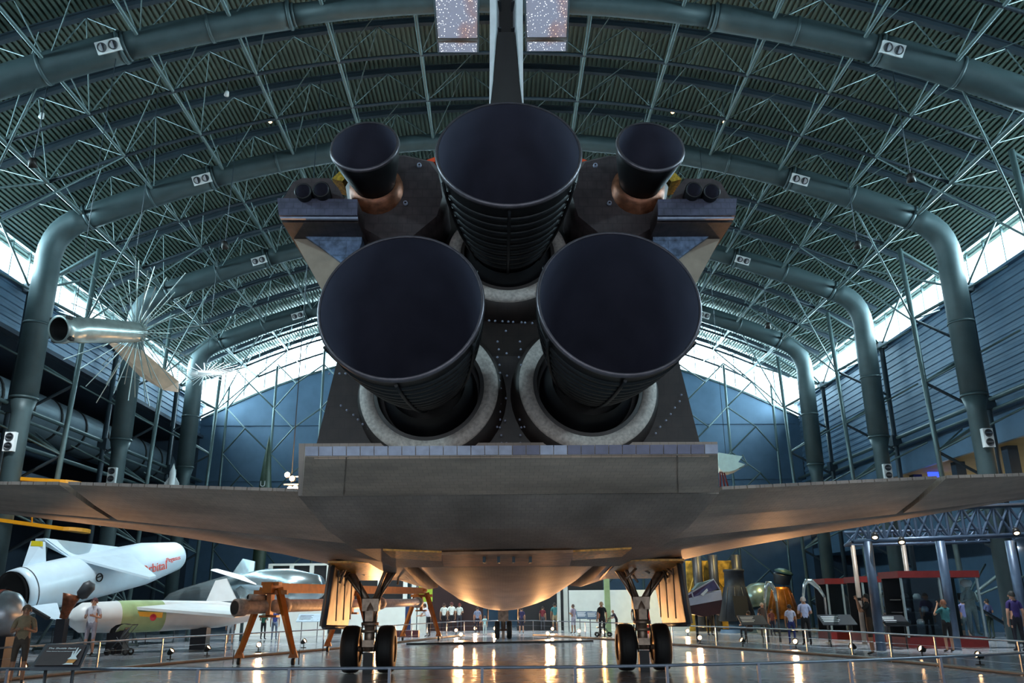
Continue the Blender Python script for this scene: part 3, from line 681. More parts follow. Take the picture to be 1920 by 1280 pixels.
# ------------------------------------------------------------------ floor lamps aimed up at the shuttle
WARM = (1.0, .48, .18)
lamp_body = mat('lamp_housing', '#2a2624', .45, .5, .1, 6)
lens = mat('lamp_lens', '#ffb070', .3, 0, 0, 1, 0, emit=12, ecol=(1., .55, .25))
LAMPS = [(319, 1236), (388, 1229), (484, 1222), (569, 1214), (700, 1212), (855, 1190), (864, 1199), (891, 1186), (928, 1186), (1036, 1187), (1027, 1197), (1086, 1192), (1133, 1194), (1290, 1192), (1313, 1207), (1393, 1213), (1493, 1216), (1600, 1226), (1730, 1232), (1838, 1246), (40, 1268)]
LAMP_W = 300
for i, (px, py) in enumerate(LAMPS):
    p = G(px, py); tgt = Vector((max(-7.5, min(7.5, p.x * .6)), min(max(p.y - 1, 22.5), 34 if i % 2 else 26), 2.4))
    t = empty('floor_lamp', p, cat='lamp', group='warm floor spotlights around the shuttle', label='%s warm spotlight on the floor counted from the left, lighting the shuttle belly' % ['first', 'second', 'third', 'fourth', 'fifth', 'sixth', 'seventh', 'eighth', 'ninth', 'tenth', 'eleventh', 'twelfth', 'thirteenth', 'fourteenth', 'fifteenth', 'sixteenth', 'seventeenth', 'eighteenth', 'nineteenth', 'twentieth', 'foremost left'][i])
    d = (tgt - p - Vector((0, 0, .25))).normalized()
    if p.x < -9 and p.y > 15: d = (Vector((p.x * .72, max(p.y - .6, 20.9), 2.8)) - p).normalized()
    c = p + Vector((0, 0, .24))
    MB().tube([p, p + Vector((0, 0, .02))], .11, 12).tube([p, p + Vector((0, 0, .2))], .02, 6).build('base', lamp_body, t)
    MB().lathe([(-.12, .0), (-.12, .06), (-.02, .09), (.07, .1), (.07, .085), (.0, .07)], c, d, 16).build('housing', lamp_body, t)
    MB().lathe([(.03, .08), (.05, .05), (.055, 0)], c, d, 14).build('lens', lens, t)
    l = bpy.data.lights.new('bulb', 'SPOT'); l.energy = LAMP_W; l.color = WARM; l.spot_size = math.radians(92); l.spot_blend = .7; l.shadow_soft_size = .08
    o = bpy.data.objects.new('bulb', l); COL.objects.link(o); o.parent = t; o.location = (c + d * .12) - p; o.rotation_mode = 'QUATERNION'; o.rotation_quaternion = d.to_track_quat('-Z', 'Y')
# ------------------------------------------------------------------ railings
rail_m = mat('rail_steel', '#8e949e', .28, .9, .08, 6)
rail_dk = mat('rail_dark', '#70737e', .35, .7, .08, 6)
def railing(pts, posts, h, mtl, label, r=.022, wires=2):
    t = empty('railing', (pts[0].x, pts[0].y, 0), label=label, cat='railing', group=None)
    MB().tube([Vector((p.x, p.y, h)) for p in pts], r, 8).build('handrail', mtl, t)
    for q in posts:
        MB().box((q.x, q.y, h / 2), (.035, .05, h)).box((q.x, q.y, .01), (.12, .12, .02)).build('post', mtl, t)
    for k in range(wires):
        z = h * (k + 1) / (wires + 1)
        MB().tube([Vector((p.x, p.y, z)) for p in pts], .004, 4).build('wire', mtl, t)
    return t
HR = .88
fp = [G(-120, 1254, HR), G(500, 1253.5, HR), G(1078, 1250, HR), G(1250, 1247, HR), G(1440, 1243, HR), G(1600, 1238, HR), G(1770, 1231, HR), G(1990, 1220, HR)]
def onpath(pts, px):
    for a, b in zip(pts, pts[1:]):
        for u in [i / 40 for i in range(41)]:
            q = a.lerp(b, u); v = ROT.transposed() @ (q - CAM); x = 960 + FPX * v.x / -v.z
            if abs(x - px) < 6: return q
    return None
pp = [onpath(fp, x) for x in (15, 192, 368, 545, 726, 900, 1078, 1255, 1427, 1597, 1765, 1935)]
railing(fp, [p for p in pp if p], HR, rail_dk, 'near dark steel guard railing crossing the floor at the front', .019)
bp_ = [G(-90, 1290), G(33, 1274), G(300, 1247), G(420, 1236), G(605, 1219), G(740, 1206), G(800, 1199), G(870, 1192), G(1000, 1191), G(1155, 1200), G(1262, 1209), G(1440, 1221), G(1600, 1233), G(1760, 1249), G(1920, 1267), G(2040, 1283)]
posts = []
for a, b in zip(bp_, bp_[1:]):
    n = max(1, round((b - a).length / 2.2)); posts += [a.lerp(b, k / n) for k in range(n)]
railing(bp_[:10], [p for p in posts if p.x < 4.9], .74, rail_m, 'far silver railing around the left side and front of the shuttle', .022)
railing(bp_[9:], [p for p in posts if p.x >= 5.2], .74, rail_m, 'far silver railing along the right side of the shuttle', .022)
cb = mat('cable_cover', '#6e665e', .5, .2, .1, 5)
for nm, ps in (('long curved cable cover on the floor left of the shuttle', bp_[:8]), ('long cable cover on the floor right of the shuttle', bp_[8:]),):
    ps = [p + Vector((0, -.12 if p.y < 40 else -.2, .035)) for p in ps]
    MB().tube(ps, .05, 8).build('cable_cover', cb, label=nm, cat='cable cover')
MB().tube([G(762, 1207, .03), G(860, 1205.5, .03), G(1000, 1203.5, .03), G(1112, 1201, .03)], .045, 8).build('cable_cover', black_m, label='short dark cable cover across the floor before the nose wheels', cat='cable cover')
# ------------------------------------------------------------------ people
def tagged_pose(kind):
    "joints (x right, y forward, z up), bones with a material tag, radii; height 1.75"
    V = {}; 
    def j(n, x, y, z, r): V[n] = (Vector((x, y, z)), r)
    j('pelvis', 0, 0, .95, .135); j('waist', 0, 0, 1.06, .125); j('chest', 0, .01, 1.26, .15); j('neckb', 0, 0, 1.44, .075); j('neck', 0, .01, 1.51, .055); j('head', 0, .03, 1.60, .092); j('crown', 0, .015, 1.69, .072)
    E = [('pelvis', 'waist', 1), ('waist', 'chest', 1), ('chest', 'neckb', 1), ('neckb', 'neck', 0), ('neck', 'head', 0), ('head', 'crown', 0)]
    if kind == 'lean':
        for n in ('chest', 'neckb', 'neck', 'head', 'crown'): V[n] = (V[n][0] + Vector((0, (V[n][0].z - 1.0) * .45, -.04)), V[n][1])
    for s, S_ in ((-1, 'l'), (1, 'r')):
        hip = (s * .095, 0, .90)
        if kind == 'walk': kn = (s * .1, .16 * s, .5); an = (s * .1, .16 * s - .12, .09)
        elif kind == 'sit': kn = (s * .13, .42, .93); an = (s * .13, .42, .5)
        else: kn = (s * .11, .02, .50); an = (s * .12, 0, .085)
        j('hip' + S_, *hip, .095); j('knee' + S_, *kn, .058); j('mid' + S_, *((Vector(kn) * .75 + Vector(an) * .25)), .055); j('ankle' + S_, *an, .038); j('toe' + S_, an[0] + s * .02, an[1] + .15, an[2] - .045, .034)
        E += [('pelvis', 'hip' + S_, 2), ('hip' + S_, 'knee' + S_, 2), ('knee' + S_, 'mid' + S_, 3), ('mid' + S_, 'ankle' + S_, 3), ('ankle' + S_, 'toe' + S_, 4)]
        c = V['chest'][0]; nb_ = V['neckb'][0]
        sh = Vector((s * .175, nb_.y, nb_.z - .05))
        if kind in ('camera',): el = sh + Vector((s * .1, .2, -.18)); wr = Vector((s * .05, nb_.y + .27, nb_.z + .1)); hd = (-s * .25, .2, .5)
        elif kind in ('lean', 'sit'): el = sh + Vector((s * .05, .12, -.25)); wr = el + Vector((-s * .03, .22, -.04)); hd = (-s * .1, 1, -.1)
        elif kind == 'hold': el = sh + Vector((s * .07, -.02, -.27)); wr = el + Vector((-s * .12, .2, .06)); hd = (-s * .5, .8, .2)
        elif kind == 'walk': el = sh + Vector((s * .05, -.1 * s, -.27)); wr = el + Vector((0, -.05 * s + .06, -.24)); hd = (0, .15, -1)
        else: el = sh + Vector((s * .06, -.03, -.28)); wr = el + Vector((0, .05, -.25)); hd = (0, .1, -1)
        sl = sh.lerp(el, .62); hd = Vector(hd).normalized()
        j('sho' + S_, *sh, .062); j('slv' + S_, *sl, .052); j('elb' + S_, *el, .042); j('wri' + S_, *wr, .027)
        palm = wr + hd * .06; j('palm' + S_, *palm, .034)
        E += [('neckb', 'sho' + S_, 1), ('sho' + S_, 'slv' + S_, 1), ('slv' + S_, 'elb' + S_, 0), ('elb' + S_, 'wri' + S_, 0), ('wri' + S_, 'palm' + S_, 0)]
        side = hd.cross(Vector((s, 0, 0)));  side = side.normalized() if side.length > .1 else Vector((0, 1, 0))
        for k in range(4):
            off = side * (.027 - .018 * k); ln = (.065, .075, .07, .055)[k]
            a = palm + hd * .03 + off; b = a + hd * ln * .6 + Vector((-s * .006, 0, 0)); c_ = b + (hd + Vector((-s * .5, 0, 0))).normalized() * ln * .4
            j('f%da' % k + S_, *b, .009); j('f%db' % k + S_, *c_, .008); E += [('palm' + S_, 'f%da' % k + S_, 0), ('f%da' % k + S_, 'f%db' % k + S_, 0)]
        tb = palm + side * .04; j('tha' + S_, *tb, .011); j('thb' + S_, *(tb + side * .012 + hd * .04), .009); E += [('palm' + S_, 'tha' + S_, 0), ('tha' + S_, 'thb' + S_, 0)]
    return V, E
_body = {}
ph = lambda n: mat(n, '#808080')
def body_mesh(kind):
    if kind in _body: return _body[kind]
    V, E = tagged_pose(kind); names = list(V); idx = {n: i for i, n in enumerate(names)}
    me = bpy.data.meshes.new('body'); me.from_pydata([tuple(V[n][0]) for n in names], [(idx[a], idx[b]) for a, b, _ in E], [])
    ob = bpy.data.objects.new('body', me); COL.objects.link(ob)
    sk = ob.modifiers.new('s', 'SKIN'); ss = ob.modifiers.new('u', 'SUBSURF'); ss.levels = 1
    for n in names:
        v = me.skin_vertices[0].data[idx[n]]; r = V[n][1]
        v.radius = (r * (1.25 if n in ('chest', 'waist', 'pelvis') else 1), r * (.78 if n in ('chest', 'waist', 'pelvis') else 1)); v.use_root = n == 'pelvis'
    dg = bpy.context.evaluated_depsgraph_get(); ev = ob.evaluated_get(dg); out = bpy.data.meshes.new_from_object(ev)
    bpy.data.objects.remove(ob)
    segs = [(V[a][0], V[b][0], t) for a, b, t in E]
    out.materials.clear()
    for k in range(5): out.materials.append(MATS['painted_steel'])
    for p in out.polygons:
        c = p.center; best = 9; bt = 0
        for a, b, t in segs:
            d = b - a; u = max(0, min(1, (c - a).dot(d) / max(d.length_squared, 1e-9))); q = (c - a - d * u).length
            if q < best: best = q; bt = t
        p.material_index = bt; p.use_smooth = True
    h = V['head'][0]; hy = h.y
    mb = MB()     # hair cap
    for i, (dz, r, dy) in enumerate(((.0, 0, 0),)): pass
    secs = []
    for k in range(7):
        a = k / 6 * PI * .5; secs.append([Vector((math.cos(a) * .1 * math.cos(q), hy - .018 + math.cos(a) * .108 * math.sin(q) * (1 if math.sin(q) < 0 else .75), 1.615 + (h.z - 1.60) + math.sin(a) * .118 - (0.06 * max(0, -math.sin(q)) if k < 2 else 0))) for q in [2 * PI * i / 14 for i in range(14)]])
    mb.loft(secs); hair = mb.mesh('hair', MATS['painted_steel'])
    f = MB(); hz = h.z
    for s in (-1, 1): f.box((s * .033, hy + .088, hz + .0), (.022, .012, .012), 0); f.box((s * .098, hy - .005, hz - .01), (.02, .035, .055), 1)
    f.box((0, hy + .1, hz - .028), (.024, .035, .04), 1); f.box((0, hy + .085, hz - .065), (.045, .014, .01), 2)
    face = f.mesh('face', [black_m, mat('skin', '#b98a70', .55, 0, .05, 8), mat('lips', '#8a4a42', .5, 0, 0)])
    _body[kind] = (out, hair, face); return _body[kind]
def person(px, fy, hy, kind, shirt, trs, hair='#2a1d16', skin='#b08468', shorts=False, face=0, label='', lift=0.0, longsl=False):
    "feet at pixel (px, fy) on the floor, head top at pixel row hy; face = heading in degrees (0 = away from the camera)"
    p = G(px, fy); top = U(px, hy, p.y).z; h = max(1.0, min(1.95, top)) if kind != 'sit' else 1.7
    k = h / 1.765
    bo, ha, fa = body_mesh(kind)
    m_sk = mat('skin_' + skin, skin, .55, 0, .05, 8); m_sh = mat('shirt_' + shirt, shirt, .8, 0, .12, 10); m_tr = mat('cloth_' + trs, trs, .85, 0, .12, 10); m_ha = mat('hair_' + hair, hair, .7, 0, .2, 20); m_so = mat('shoes', '#2a2624', .6, 0, .1, 9)
    o = bpy.data.objects.new('person', bo); COL.objects.link(o); o.location = (p.x, p.y, 0 if kind != 'sit' else -.45 * k); o.scale = (k, k, k); o.rotation_euler = (0, 0, math.radians(face))
    for i, m_ in enumerate((m_sk, m_sh, m_tr, m_sk if shorts else m_tr, m_so)): o.material_slots[i].link = 'OBJECT'; o.material_slots[i].material = m_
    ORG[o.name] = Vector(o.location)
    a = bpy.data.objects.new('hair', ha); COL.objects.link(a); a.parent = o; a.material_slots[0].link = 'OBJECT'; a.material_slots[0].material = m_ha
    b = bpy.data.objects.new('face', fa); COL.objects.link(b); b.parent = o
    T(o, label, 'person', 'visitors on the hangar floor'); return o
PL = [
 (28, 1284, 1130, 'hold', '#8a7a60', '#4a4038', '#5a4a3a', 200, True, 'person in khaki shirt near the left edge holding something before the silver dome'),
 (164, 1230, 1110, 'hold', '#cfd0da', '#9d98a4', '#50262a', 180, True, 'person in white top and shorts holding a camera behind the brown information board'),
 (430, 1208, 1142, 'stand', '#8a4a6c', '#8f959a', '#3a2c26', 20, True, 'person in pink top behind the end of the robot arm'),
 (492, 1199, 1142, 'hold', '#1c5a48', '#14161a', '#1c1814', -10, False, 'person in dark green shirt between the orange stand legs'),
 (513, 1200, 1139, 'stand', '#3c4c92', '#9fb0cc', '#3a2a20', 10, False, 'person in blue shirt and pale trousers beside the person in green'),
 (803, 1194, 1128, 'lean', '#c8ccd8', '#23242a', '#40302a', 60, False, 'person in white shirt leaning beside the far orange stand leg'),
 (832, 1184, 1129, 'stand', '#d8e0dc', '#1c1a20', '#3a2420', 0, False, 'leftmost of three people in white shirts grouped left of the nose gear'),
 (846, 1185, 1127, 'stand', '#dde4e0', '#1e1c22', '#502020', 10, False, 'middle of three people in white shirts grouped left of the nose gear'),
 (861, 1183, 1129, 'hold', '#d4dcd8', '#3a3a46', '#6a2a26', -15, False, 'rightmost of three people in white shirts grouped left of the nose gear'),
 (880, 1178, 1134, 'stand', '#8c90a0', '#7c8c88', '#3a2c26', 0, False, 'person in grey shirt and pale trousers right of the white shirted group'),
 (895, 1188, 1136, 'stand', '#7e8aa6', '#16162a', '#2c221e', 0, False, 'person in light blue shirt and black trousers left of the nose gear'),
 (909, 1190, 1160, 'stand', '#a8d8dc', '#d0e0dc', '#6a5040', 0, False, 'small child in white and pale blue beside the nose gear'),
 (978, 1187, 1137, 'stand', '#2e2c58', '#22223a', '#2a2020', 5, True, 'person in dark purple shirt and shorts right of the nose gear'),
 (998, 1180, 1139, 'stand', '#23282e', '#1b1c22', '#1c1814', 0, False, 'person in dark clothes behind the one in purple'),
 (1018, 1182, 1135, 'stand', '#6a1f2a', '#4c4c52', '#251a16', -20, False, 'person in dark red shirt right of the nose gear'),
 (1041, 1185, 1128, 'stand', '#3c7c80', '#b09a78', '#1c1612', 0, True, 'person in teal shirt and khaki shorts before the dark panel'),
 (1030, 1181, 1148, 'stand', '#8aa08e', '#a8b8a0', '#8a5a3a', 0, False, 'child in pale green beside the person in teal'),
 (1076, 1188, 1131, 'hold', '#a89cb0', '#c4bccc', '#5a4a44', 40, True, 'person in pale lavender top and skirt before the white wall'),
 (1130, 1196, 1126, 'stand', '#121318', '#20242a', '#c0a080', 10, False, 'person in black shirt pushing a pushchair before the white wall'),
 (1157, 1186, 1141, 'lean', '#2c2030', '#1c1a22', '#a07860', 100, False, 'person in dark plum clothes bending over left of the right wheels'),
 (1192, 1184, 1131, 'stand', '#101216', '#16181e', '#2a201c', -30, False, 'person in black behind the right landing gear leg'),
 (1332, 1192, 1126, 'lean', '#3a241c', '#201614', '#241812', -50, False, 'person in dark brown clothes leaning below the small spaceplane'),
 (1351, 1182, 1147, 'sit', '#8a1c18', '#2c1a18', '#241812', -30, False, 'child in red sitting beside the black capsule'),
 (1408, 1200, 1150, 'sit', '#2b1d20', '#2c3038', '#241a14', 30, False, 'person in dark clothes sitting before the black capsule'),
 (1434, 1196, 1128, 'stand', '#4a3c3a', '#2a2426', '#a89a8c', 180, False, 'person in striped dark top facing the viewer between the capsules'),
 (1450, 1192, 1140, 'stand', '#6a3c3e', '#23263c', '#2c1e18', 190, False, 'person in dull red top beside the gold capsule'),
 (1487, 1208, 1131, 'stand', '#b8c0d8', '#23306a', '#241812', -10, False, 'boy in white top and blue trousers beside the man in the white shirt'),
 (1515, 1210, 1116, 'hold', '#aab4d4', '#0e0f16', '#b0a8a0', -5, False, 'grey haired person in white shirt and black trousers before the capsules'),
 (1638, 1228, 1110, 'camera', '#08090c', '#3e3022', '#181210', 60, True, 'person in black shirt and brown shorts raising a camera'),
 (1667, 1206, 1147, 'hold', '#8c8cc0', '#2c2a30', '#1a1412', 30, True, 'child in lavender top behind the person with the camera'),
 (1783, 1223, 1121, 'camera', '#2f6a6e', '#1c1a1e', '#7a4c34', 10, True, 'person in teal top raising a camera at the red topped case'),
 (1817, 1207, 1117, 'stand', '#7a78a8', '#5a6468', '#14100e', 0, True, 'person in lavender shirt and grey trousers looking at the spacesuit'),
 (1862, 1198, 1120, 'hold', '#3e486e', '#2c3c38', '#1c1816', 20, False, 'person in dull blue shirt right of the spacesuit case'),
 (1890, 1192, 1141, 'stand', '#44506c', '#23262c', '#c0b8b0', 20, True, 'small child in grey blue near the right edge'),
 (1916, 1222, 1104, 'stand', '#2c1e5c', '#1a1a26', '#12100e', 0, False, 'person in dark purple at the right edge'),
]
for (px, fy, hy, kind, sh, tr, ha, fc, sho, lab) in PL:
    person(px, fy, hy, kind, sh, tr, ha, random.choice(['#b08468', '#a0745a', '#c09078']), sho, fc, lab)
for i, (px, fy, Z_, dx, dy, f_) in enumerate([(1638, 1228, 1.73, -.18, .12, 60), (1783, 1223, 1.66, 0, .22, 10)]):
    p = G(px, fy); MB().box((p.x + dx, p.y + dy, Z_ - .05), (.13, .06, .09)).lathe([(0, .03), (.05, .035), (.06, 0)], (p.x + dx, p.y + dy + .03, Z_ - .05), (0, 1, 0), 10).build(
        'camera_body', black_m, label=('small black camera held up by the person in black shirt', 'small black camera held up by the person in teal top')[i], cat='camera')
# ------------------------------------------------------------------ information boards
def board(px, fy, w, label, face_m, base_z=.75, rz=0.0, d=.55, tilt=.35, txt=True):
    p = G(px, fy); t = empty('information_board', p, label=label, cat='sign'); R_ = Matrix.Rotation(rz, 3, 'Z')
    for s in (-1, 1): MB().tube([p + R_ @ Vector((s * w * .3, .1, 0)), p + R_ @ Vector((s * w * .3, .1, base_z + .12))], .02, 6).build('leg', grey_pl, t)
    q = [p + R_ @ Vector(v) for v in ((-w / 2, -.05, base_z), (w / 2, -.05, base_z), (w / 2, d, base_z + tilt), (-w / 2, d, base_z + tilt))]
    MB().poly(q, (0, 0, .03)).build('board_panel', face_m, t)
    n = (q[1] - q[0]).cross(q[3] - q[0]).normalized(); c = sum(q, Vector()) / 4 + Vector((0, 0, .035))
    for k in range(4):
        a = q[3].lerp(q[0], .2 + k * .16) + (q[1] - q[0]) * .08 + Vector((0, 0, .034)); l = (q[1] - q[0]) * (.5 - .06 * (k % 2))
        MB().poly([a, a + l, a + l + (q[0] - q[3]) * .05, a + (q[0] - q[3]) * .05], (0, 0, .004)).build('text_line', white_m if 'blue' in label or 'dark' in label else grey_pl, t)
    return t
b_blue = mat('board_blue', '#34506a', .4, 0, .1, 5); b_white = mat('board_white', '#a9bdcb', .35, 0, .1, 5); b_dark = mat('board_dark', '#23242a', .4, 0, .1, 5)
board(106, 1212, 1.0, 'dark blue tilted information board below the white rocket', b_blue)
board(258, 1206, .95, 'pale tilted information board beside the pushchair on the left', b_white)
board(334, 1203, .9, 'pale tilted information board before the green striped missile', b_white)
board(578, 1198, 1.3, 'large pale tilted information board left of the left gear door', b_white, .8)
board(1098, 1190, .9, 'blue tilted information board before the white wall', b_blue, .8)
board(1118, 1192, .9, 'second blue tilted information board nearer the person in black', b_blue, .8)
board(1580, 1212, 1.3, 'broad dark information board left of the person with the camera', b_dark, .75)
board(1690, 1216, .9, 'dark information board between the display cases', b_dark, .75)
board(1418, 1206, 1.1, 'dark information board before the black capsule', b_dark, .7)
# foreground board with lettering
q = [U(57, 1251, 11.0), U(151, 1251, 11.0), U(170, 1208, 11.5), U(86, 1207, 11.5)]
t = empty('information_board', (q[0].x + .3, 11.1, 0), label='brown information board with white lettering on the near railing', cat='sign')
MB().poly(q, (0, -.012, -.03)).build('board_frame', mat('board_frame', '#3c3a40', .4, .2, .05, 5), t)
qi = [q[0].lerp(q[2], .06), q[1].lerp(q[3], .06), q[2].lerp(q[0], .08), q[3].lerp(q[1], .08)]
brn = mat('board_brown', '#3a2828', .45, 0, .2, 3); MB().poly([p + Vector((0, -.006, .006)) for p in qi], (0, -.003, .003)).build('board_panel', brn, t)
ex_ = (q[1] - q[0]); uy = (q[3] - q[0]).normalized()
off = Vector((0, -.014, .012))
text('lettering', 'The Shuttle Stack', .05, q[0] + ex_ * .13 + (q[3] - q[0]) * .74 + off, ex_, uy, white_m, t, .001)
text('lettering', 'Orbiter, External Tank, and Solid Rocket Boosters', .019, q[0] + ex_ * .13 + (q[3] - q[0]) * .63 + off, ex_, uy, white_m, t, .001)
W_ = ex_.length; ux = ex_.normalized(); H_ = (q[3] - q[0]).length
def bp2(u, v): return q[0] + ux * (u * W_) + uy * (v * H_) + off
MB().poly([bp2(.66, .3), bp2(.86, .3), bp2(.8, .42), bp2(.83, .72), bp2(.80, .72), bp2(.77, .48), bp2(.76, .8), bp2(.735, .78), bp2(.73, .46), bp2(.70, .66), bp2(.68, .64), bp2(.70, .4)], (0, -.002, .002)).build('shuttle_picture', white_m, t)
MB().poly([bp2(.67, .14), bp2(.82, .14), bp2(.85, .29), bp2(.69, .29)], (0, -.002, .002)).build('flame_picture', mat('print_orange', '#c8843c', .6, 0, .2, 20), t)
MB().poly([bp2(.62, .08), bp2(.83, .08), bp2(.81, .14), bp2(.68, .14)], (0, -.002, .002)).build('cloud_picture', white_m, t)
for u in (.25, .8): MB().tube([Vector((bp2(u, 0).x, 11.15, 0)), bp2(u, .2) + Vector((0, .03, -.06))], .02, 6).build('leg', grey_pl, t)
# ------------------------------------------------------------------ robot arm on its orange stand
orange = mat('stand_orange', '#a85a14', .45, .1, .15, 5); armm = mat('arm_blanket', '#9a8478', .6, .1, .25, 8, .2)
f1 = [G(447, 1247), G(549, 1247)]; f3 = [G(755, 1201), G(822, 1201)]
n0 = (f1[0] + f1[1]) / 2; n3 = (f3[0] + f3[1]) / 2; n2 = n0.lerp(n3, .42); hw = (f1[1] - f1[0]) / 2
t = empty('arm_stand', n0, label='long orange wheeled stand carrying the robot arm left of the shuttle', cat='stand')
zb = 2.1; dr = (n3 - n0).normalized(); a = n0 - dr * .3 + Vector((0, 0, zb)); b = n3 + dr * .3 + Vector((0, 0, zb + .1))
MB().box((a + b) / 2, (.28, .28, (b - a).length), 0, (b - a).to_track_quat('Z', 'Y').to_matrix()).build('beam', orange, t)
for c, hh in ((n0, hw), (n2, hw), (n3, hw * 1.05)):
    for s in (-1, 1):
        foot = c + hh * s + Vector((0, 0, .3)); top = c + hh * s * .28 + Vector((0, 0, zb))
        MB().tube([top, foot], [.12, .085], 4, smooth=False).build('leg', orange, t)
        MB().poly([foot + Vector((-.14, -.05, -.1)), foot + Vector((.14, -.05, -.1)), foot + Vector((.05, -.05, .14)), foot + Vector((-.05, -.05, .14))], (0, .1, 0)).build('foot_plate', orange, t)
        MB().lathe([(-.04, .0), (-.04, .095), (.04, .095), (.04, 0)], foot + Vector((0, 0, -.2)), (1, 0, 0), 16).build('caster', black_m, t)
        MB().tube([foot + Vector((.16 * s, 0, -.28)), foot + Vector((.16 * s, 0, .12))], .015, 6).build('jack_screw', grey_pl, t)
    MB().box(c + Vector((0, 0, zb - .12)), (hh.length * 1.2, .2, .12)).box(c + Vector((0, 0, zb + .12)), (.5, .4, .1)).build('cross_beam', orange, t)
    MB().box(c + Vector((.0, 0, zb - .48)), (.12, .4, .6)).box(c + Vector((0, 0, zb - .78)), (.5, .4, .06)).build('cradle', orange, t)
sd = Vector((-.05, 0, 0)); t = empty('robot_arm', n0 + Vector((0, 0, zb - .5)), label='blanketed robot arm hanging in the orange stand', cat='robot arm')
A0 = U(440, 1139, n0.y - .9); A1 = n0 + sd + Vector((0, 0, zb - .5)); A2 = n3 + sd + Vector((0, 0, zb - .42))
MB().lathe([(0, .0), (.02, .15), (0, .2), (.02, .24), (.3, .24), (.35, .2), (.9, .19)], A0, A1 - A0, 24).build('end_effector', [armm], t)
MB().lathe([(-.01, .0), (-.01, .19)], A0, A1 - A0, 24).build('end_opening', black_m, t)
MB().tube([A0 + (A1 - A0) * .4, A1, A1.lerp(A2, .3)], .19, 16).build('wrist_section', armm, t)
MB().tube([A1.lerp(A2, .28), A1.lerp(A2, .62)], .17, 16).tube([A1.lerp(A2, .6), A2], .165, 16).build('boom', mat('boom_white', '#b8a8a4', .55, 0, .15, 6), t)
for f in (.05, .3, .62, .96): MB().tube([A1.lerp(A2, f), A1.lerp(A2, f + .02)], .24, 16).build('joint', armm, t)
MB().tube([U(467, 1119, n0.y - .7), U(500, 1122, n0.y)], [.09, .1], 14).build('camera_tube', armm, t); MB().lathe([(-.01, 0), (-.01, .065)], U(467, 1119, n0.y - .7), (.5, -1, 0), 14).build('camera_lens', black_m, t)
# ------------------------------------------------------------------ white winged rocket
pg = mat('rocket_white', '#cfe2ee', .3, 0, .04, 2); blk = mat('char_black', '#0a0a0c', .7, 0, .1, 5); yel = mat('yellow_paint', '#c8b820', .5, 0, .05, 5); redp = mat('red_script', '#c84a3c', .5, 0, 0)
tail = U(26, 1112, 32); nose = U(330, 1042, 39.5); ax = (nose - tail).normalized(); Lr = (nose - tail).length
t = empty('winged_rocket', (tail.x, tail.y, 0), label='large white winged rocket with black nozzle and red script on the left', cat='rocket')
MB().lathe([(0, .78), (0, .86), (.3, .89), (Lr * .25, .92), (Lr * .55, .92), (Lr * .75, .9), (Lr * .985, .64), (Lr, .58), (Lr, 0)], tail, ax, 40).build('body', pg, t)
MB().lathe([(-.12, .82), (-.15, .76), (.0, .72), (.5, .4), (.6, 0)], tail, ax, 36).build('nozzle', blk, t)
MB().lathe([(.28, .895), (.31, .905), (.33, .895)], tail, ax, 40).build('joint_ring', grey_pl, t)
sv = ax.cross(Vector((0, 0, 1))).normalized(); up = sv.cross(ax).normalized()
w0 = tail + ax * (Lr * .12) + up * .66
wp = [tail + ax * (Lr * .42) + up * .62, U(78, 1016, 31.0), U(120, 1018, 33), U(232, 1032, 35.5), U(292, 1084, 33.4), U(262, 1078, 33)]
wp = [U(66, 1014, 33.5), U(84, 1013, 33.3), U(230, 1030, 36.5), U(292, 1083, 34.5), U(280, 1086, 34), U(130, 1046, 34)]
MB().poly(wp, (0, 0, .09)).build('wing', pg, t)
MB().poly([U(58, 1014, 32.9), U(80, 1015, 32.9), U(82, 1076, 33), U(34, 1086, 32.6)], (.08, .05, 0)).build('tail_fin', pg, t)
MB().poly([U(59, 1013.5, 32.85), U(76, 1014.5, 32.85), U(76, 1024, 32.85), U(57, 1023, 32.85)], (.08, .02, 0)).build('fin_tip', yel, t)
MB().poly([U(52, 1136, 31.9), U(102, 1130, 32.2), U(112, 1164, 31.5), U(86, 1158, 31.2)], (.08, .05, 0)).build('tail_fin', pg, t)
MB().poly([U(52, 1141, 31.4), U(56, 1137, 31.4), U(90, 1157, 31.0), U(86, 1162, 31.0)], (.05, .1, 0)).build('fin_edge', blk, t)
for k in range(4): MB().lathe([(0, .03), (-.01, 0)], U(43 - k * 1.6, 1066 + k * 4.6, 32.55), (0, -1, 0), 8).build('fin_bolt', blk, t)
text('lettering', 'Orbital', .52, tail + ax * (Lr * .62) + sv * .97 - up * .3, ax, up, redp, t, .01)
text('lettering', 'Pegasus', .28, tail + ax * (Lr * .81) + sv * .88 - up * .05, ax, up, redp, t, .01)
q0 = tail + ax * (Lr * .36) + sv * .95; MB().lathe([(0, .17), (.03, .17), (.03, .13), (0, .13)], q0, sv, 20).build('round_emblem', blk, t); MB().tube([q0 - ax * .16 + sv * .02, q0 + ax * .16 + sv * .02 + up * .05], .025, 5).build('emblem_bar', blk, t)
for f in (.3, .62):
    c = tail + ax * (Lr * f)
    for s in (-1, 1): MB().tube([c + Vector((0, 0, -.65)), Vector((c.x + s * .9, c.y + s * .3, 0))], .05, 6).build('support_leg', steel, t)
    MB().tube([Vector((c.x - .9, c.y - .3, .08)), Vector((c.x + .9, c.y + .3, .08))], .05, 6).build('support_leg', steel, t)
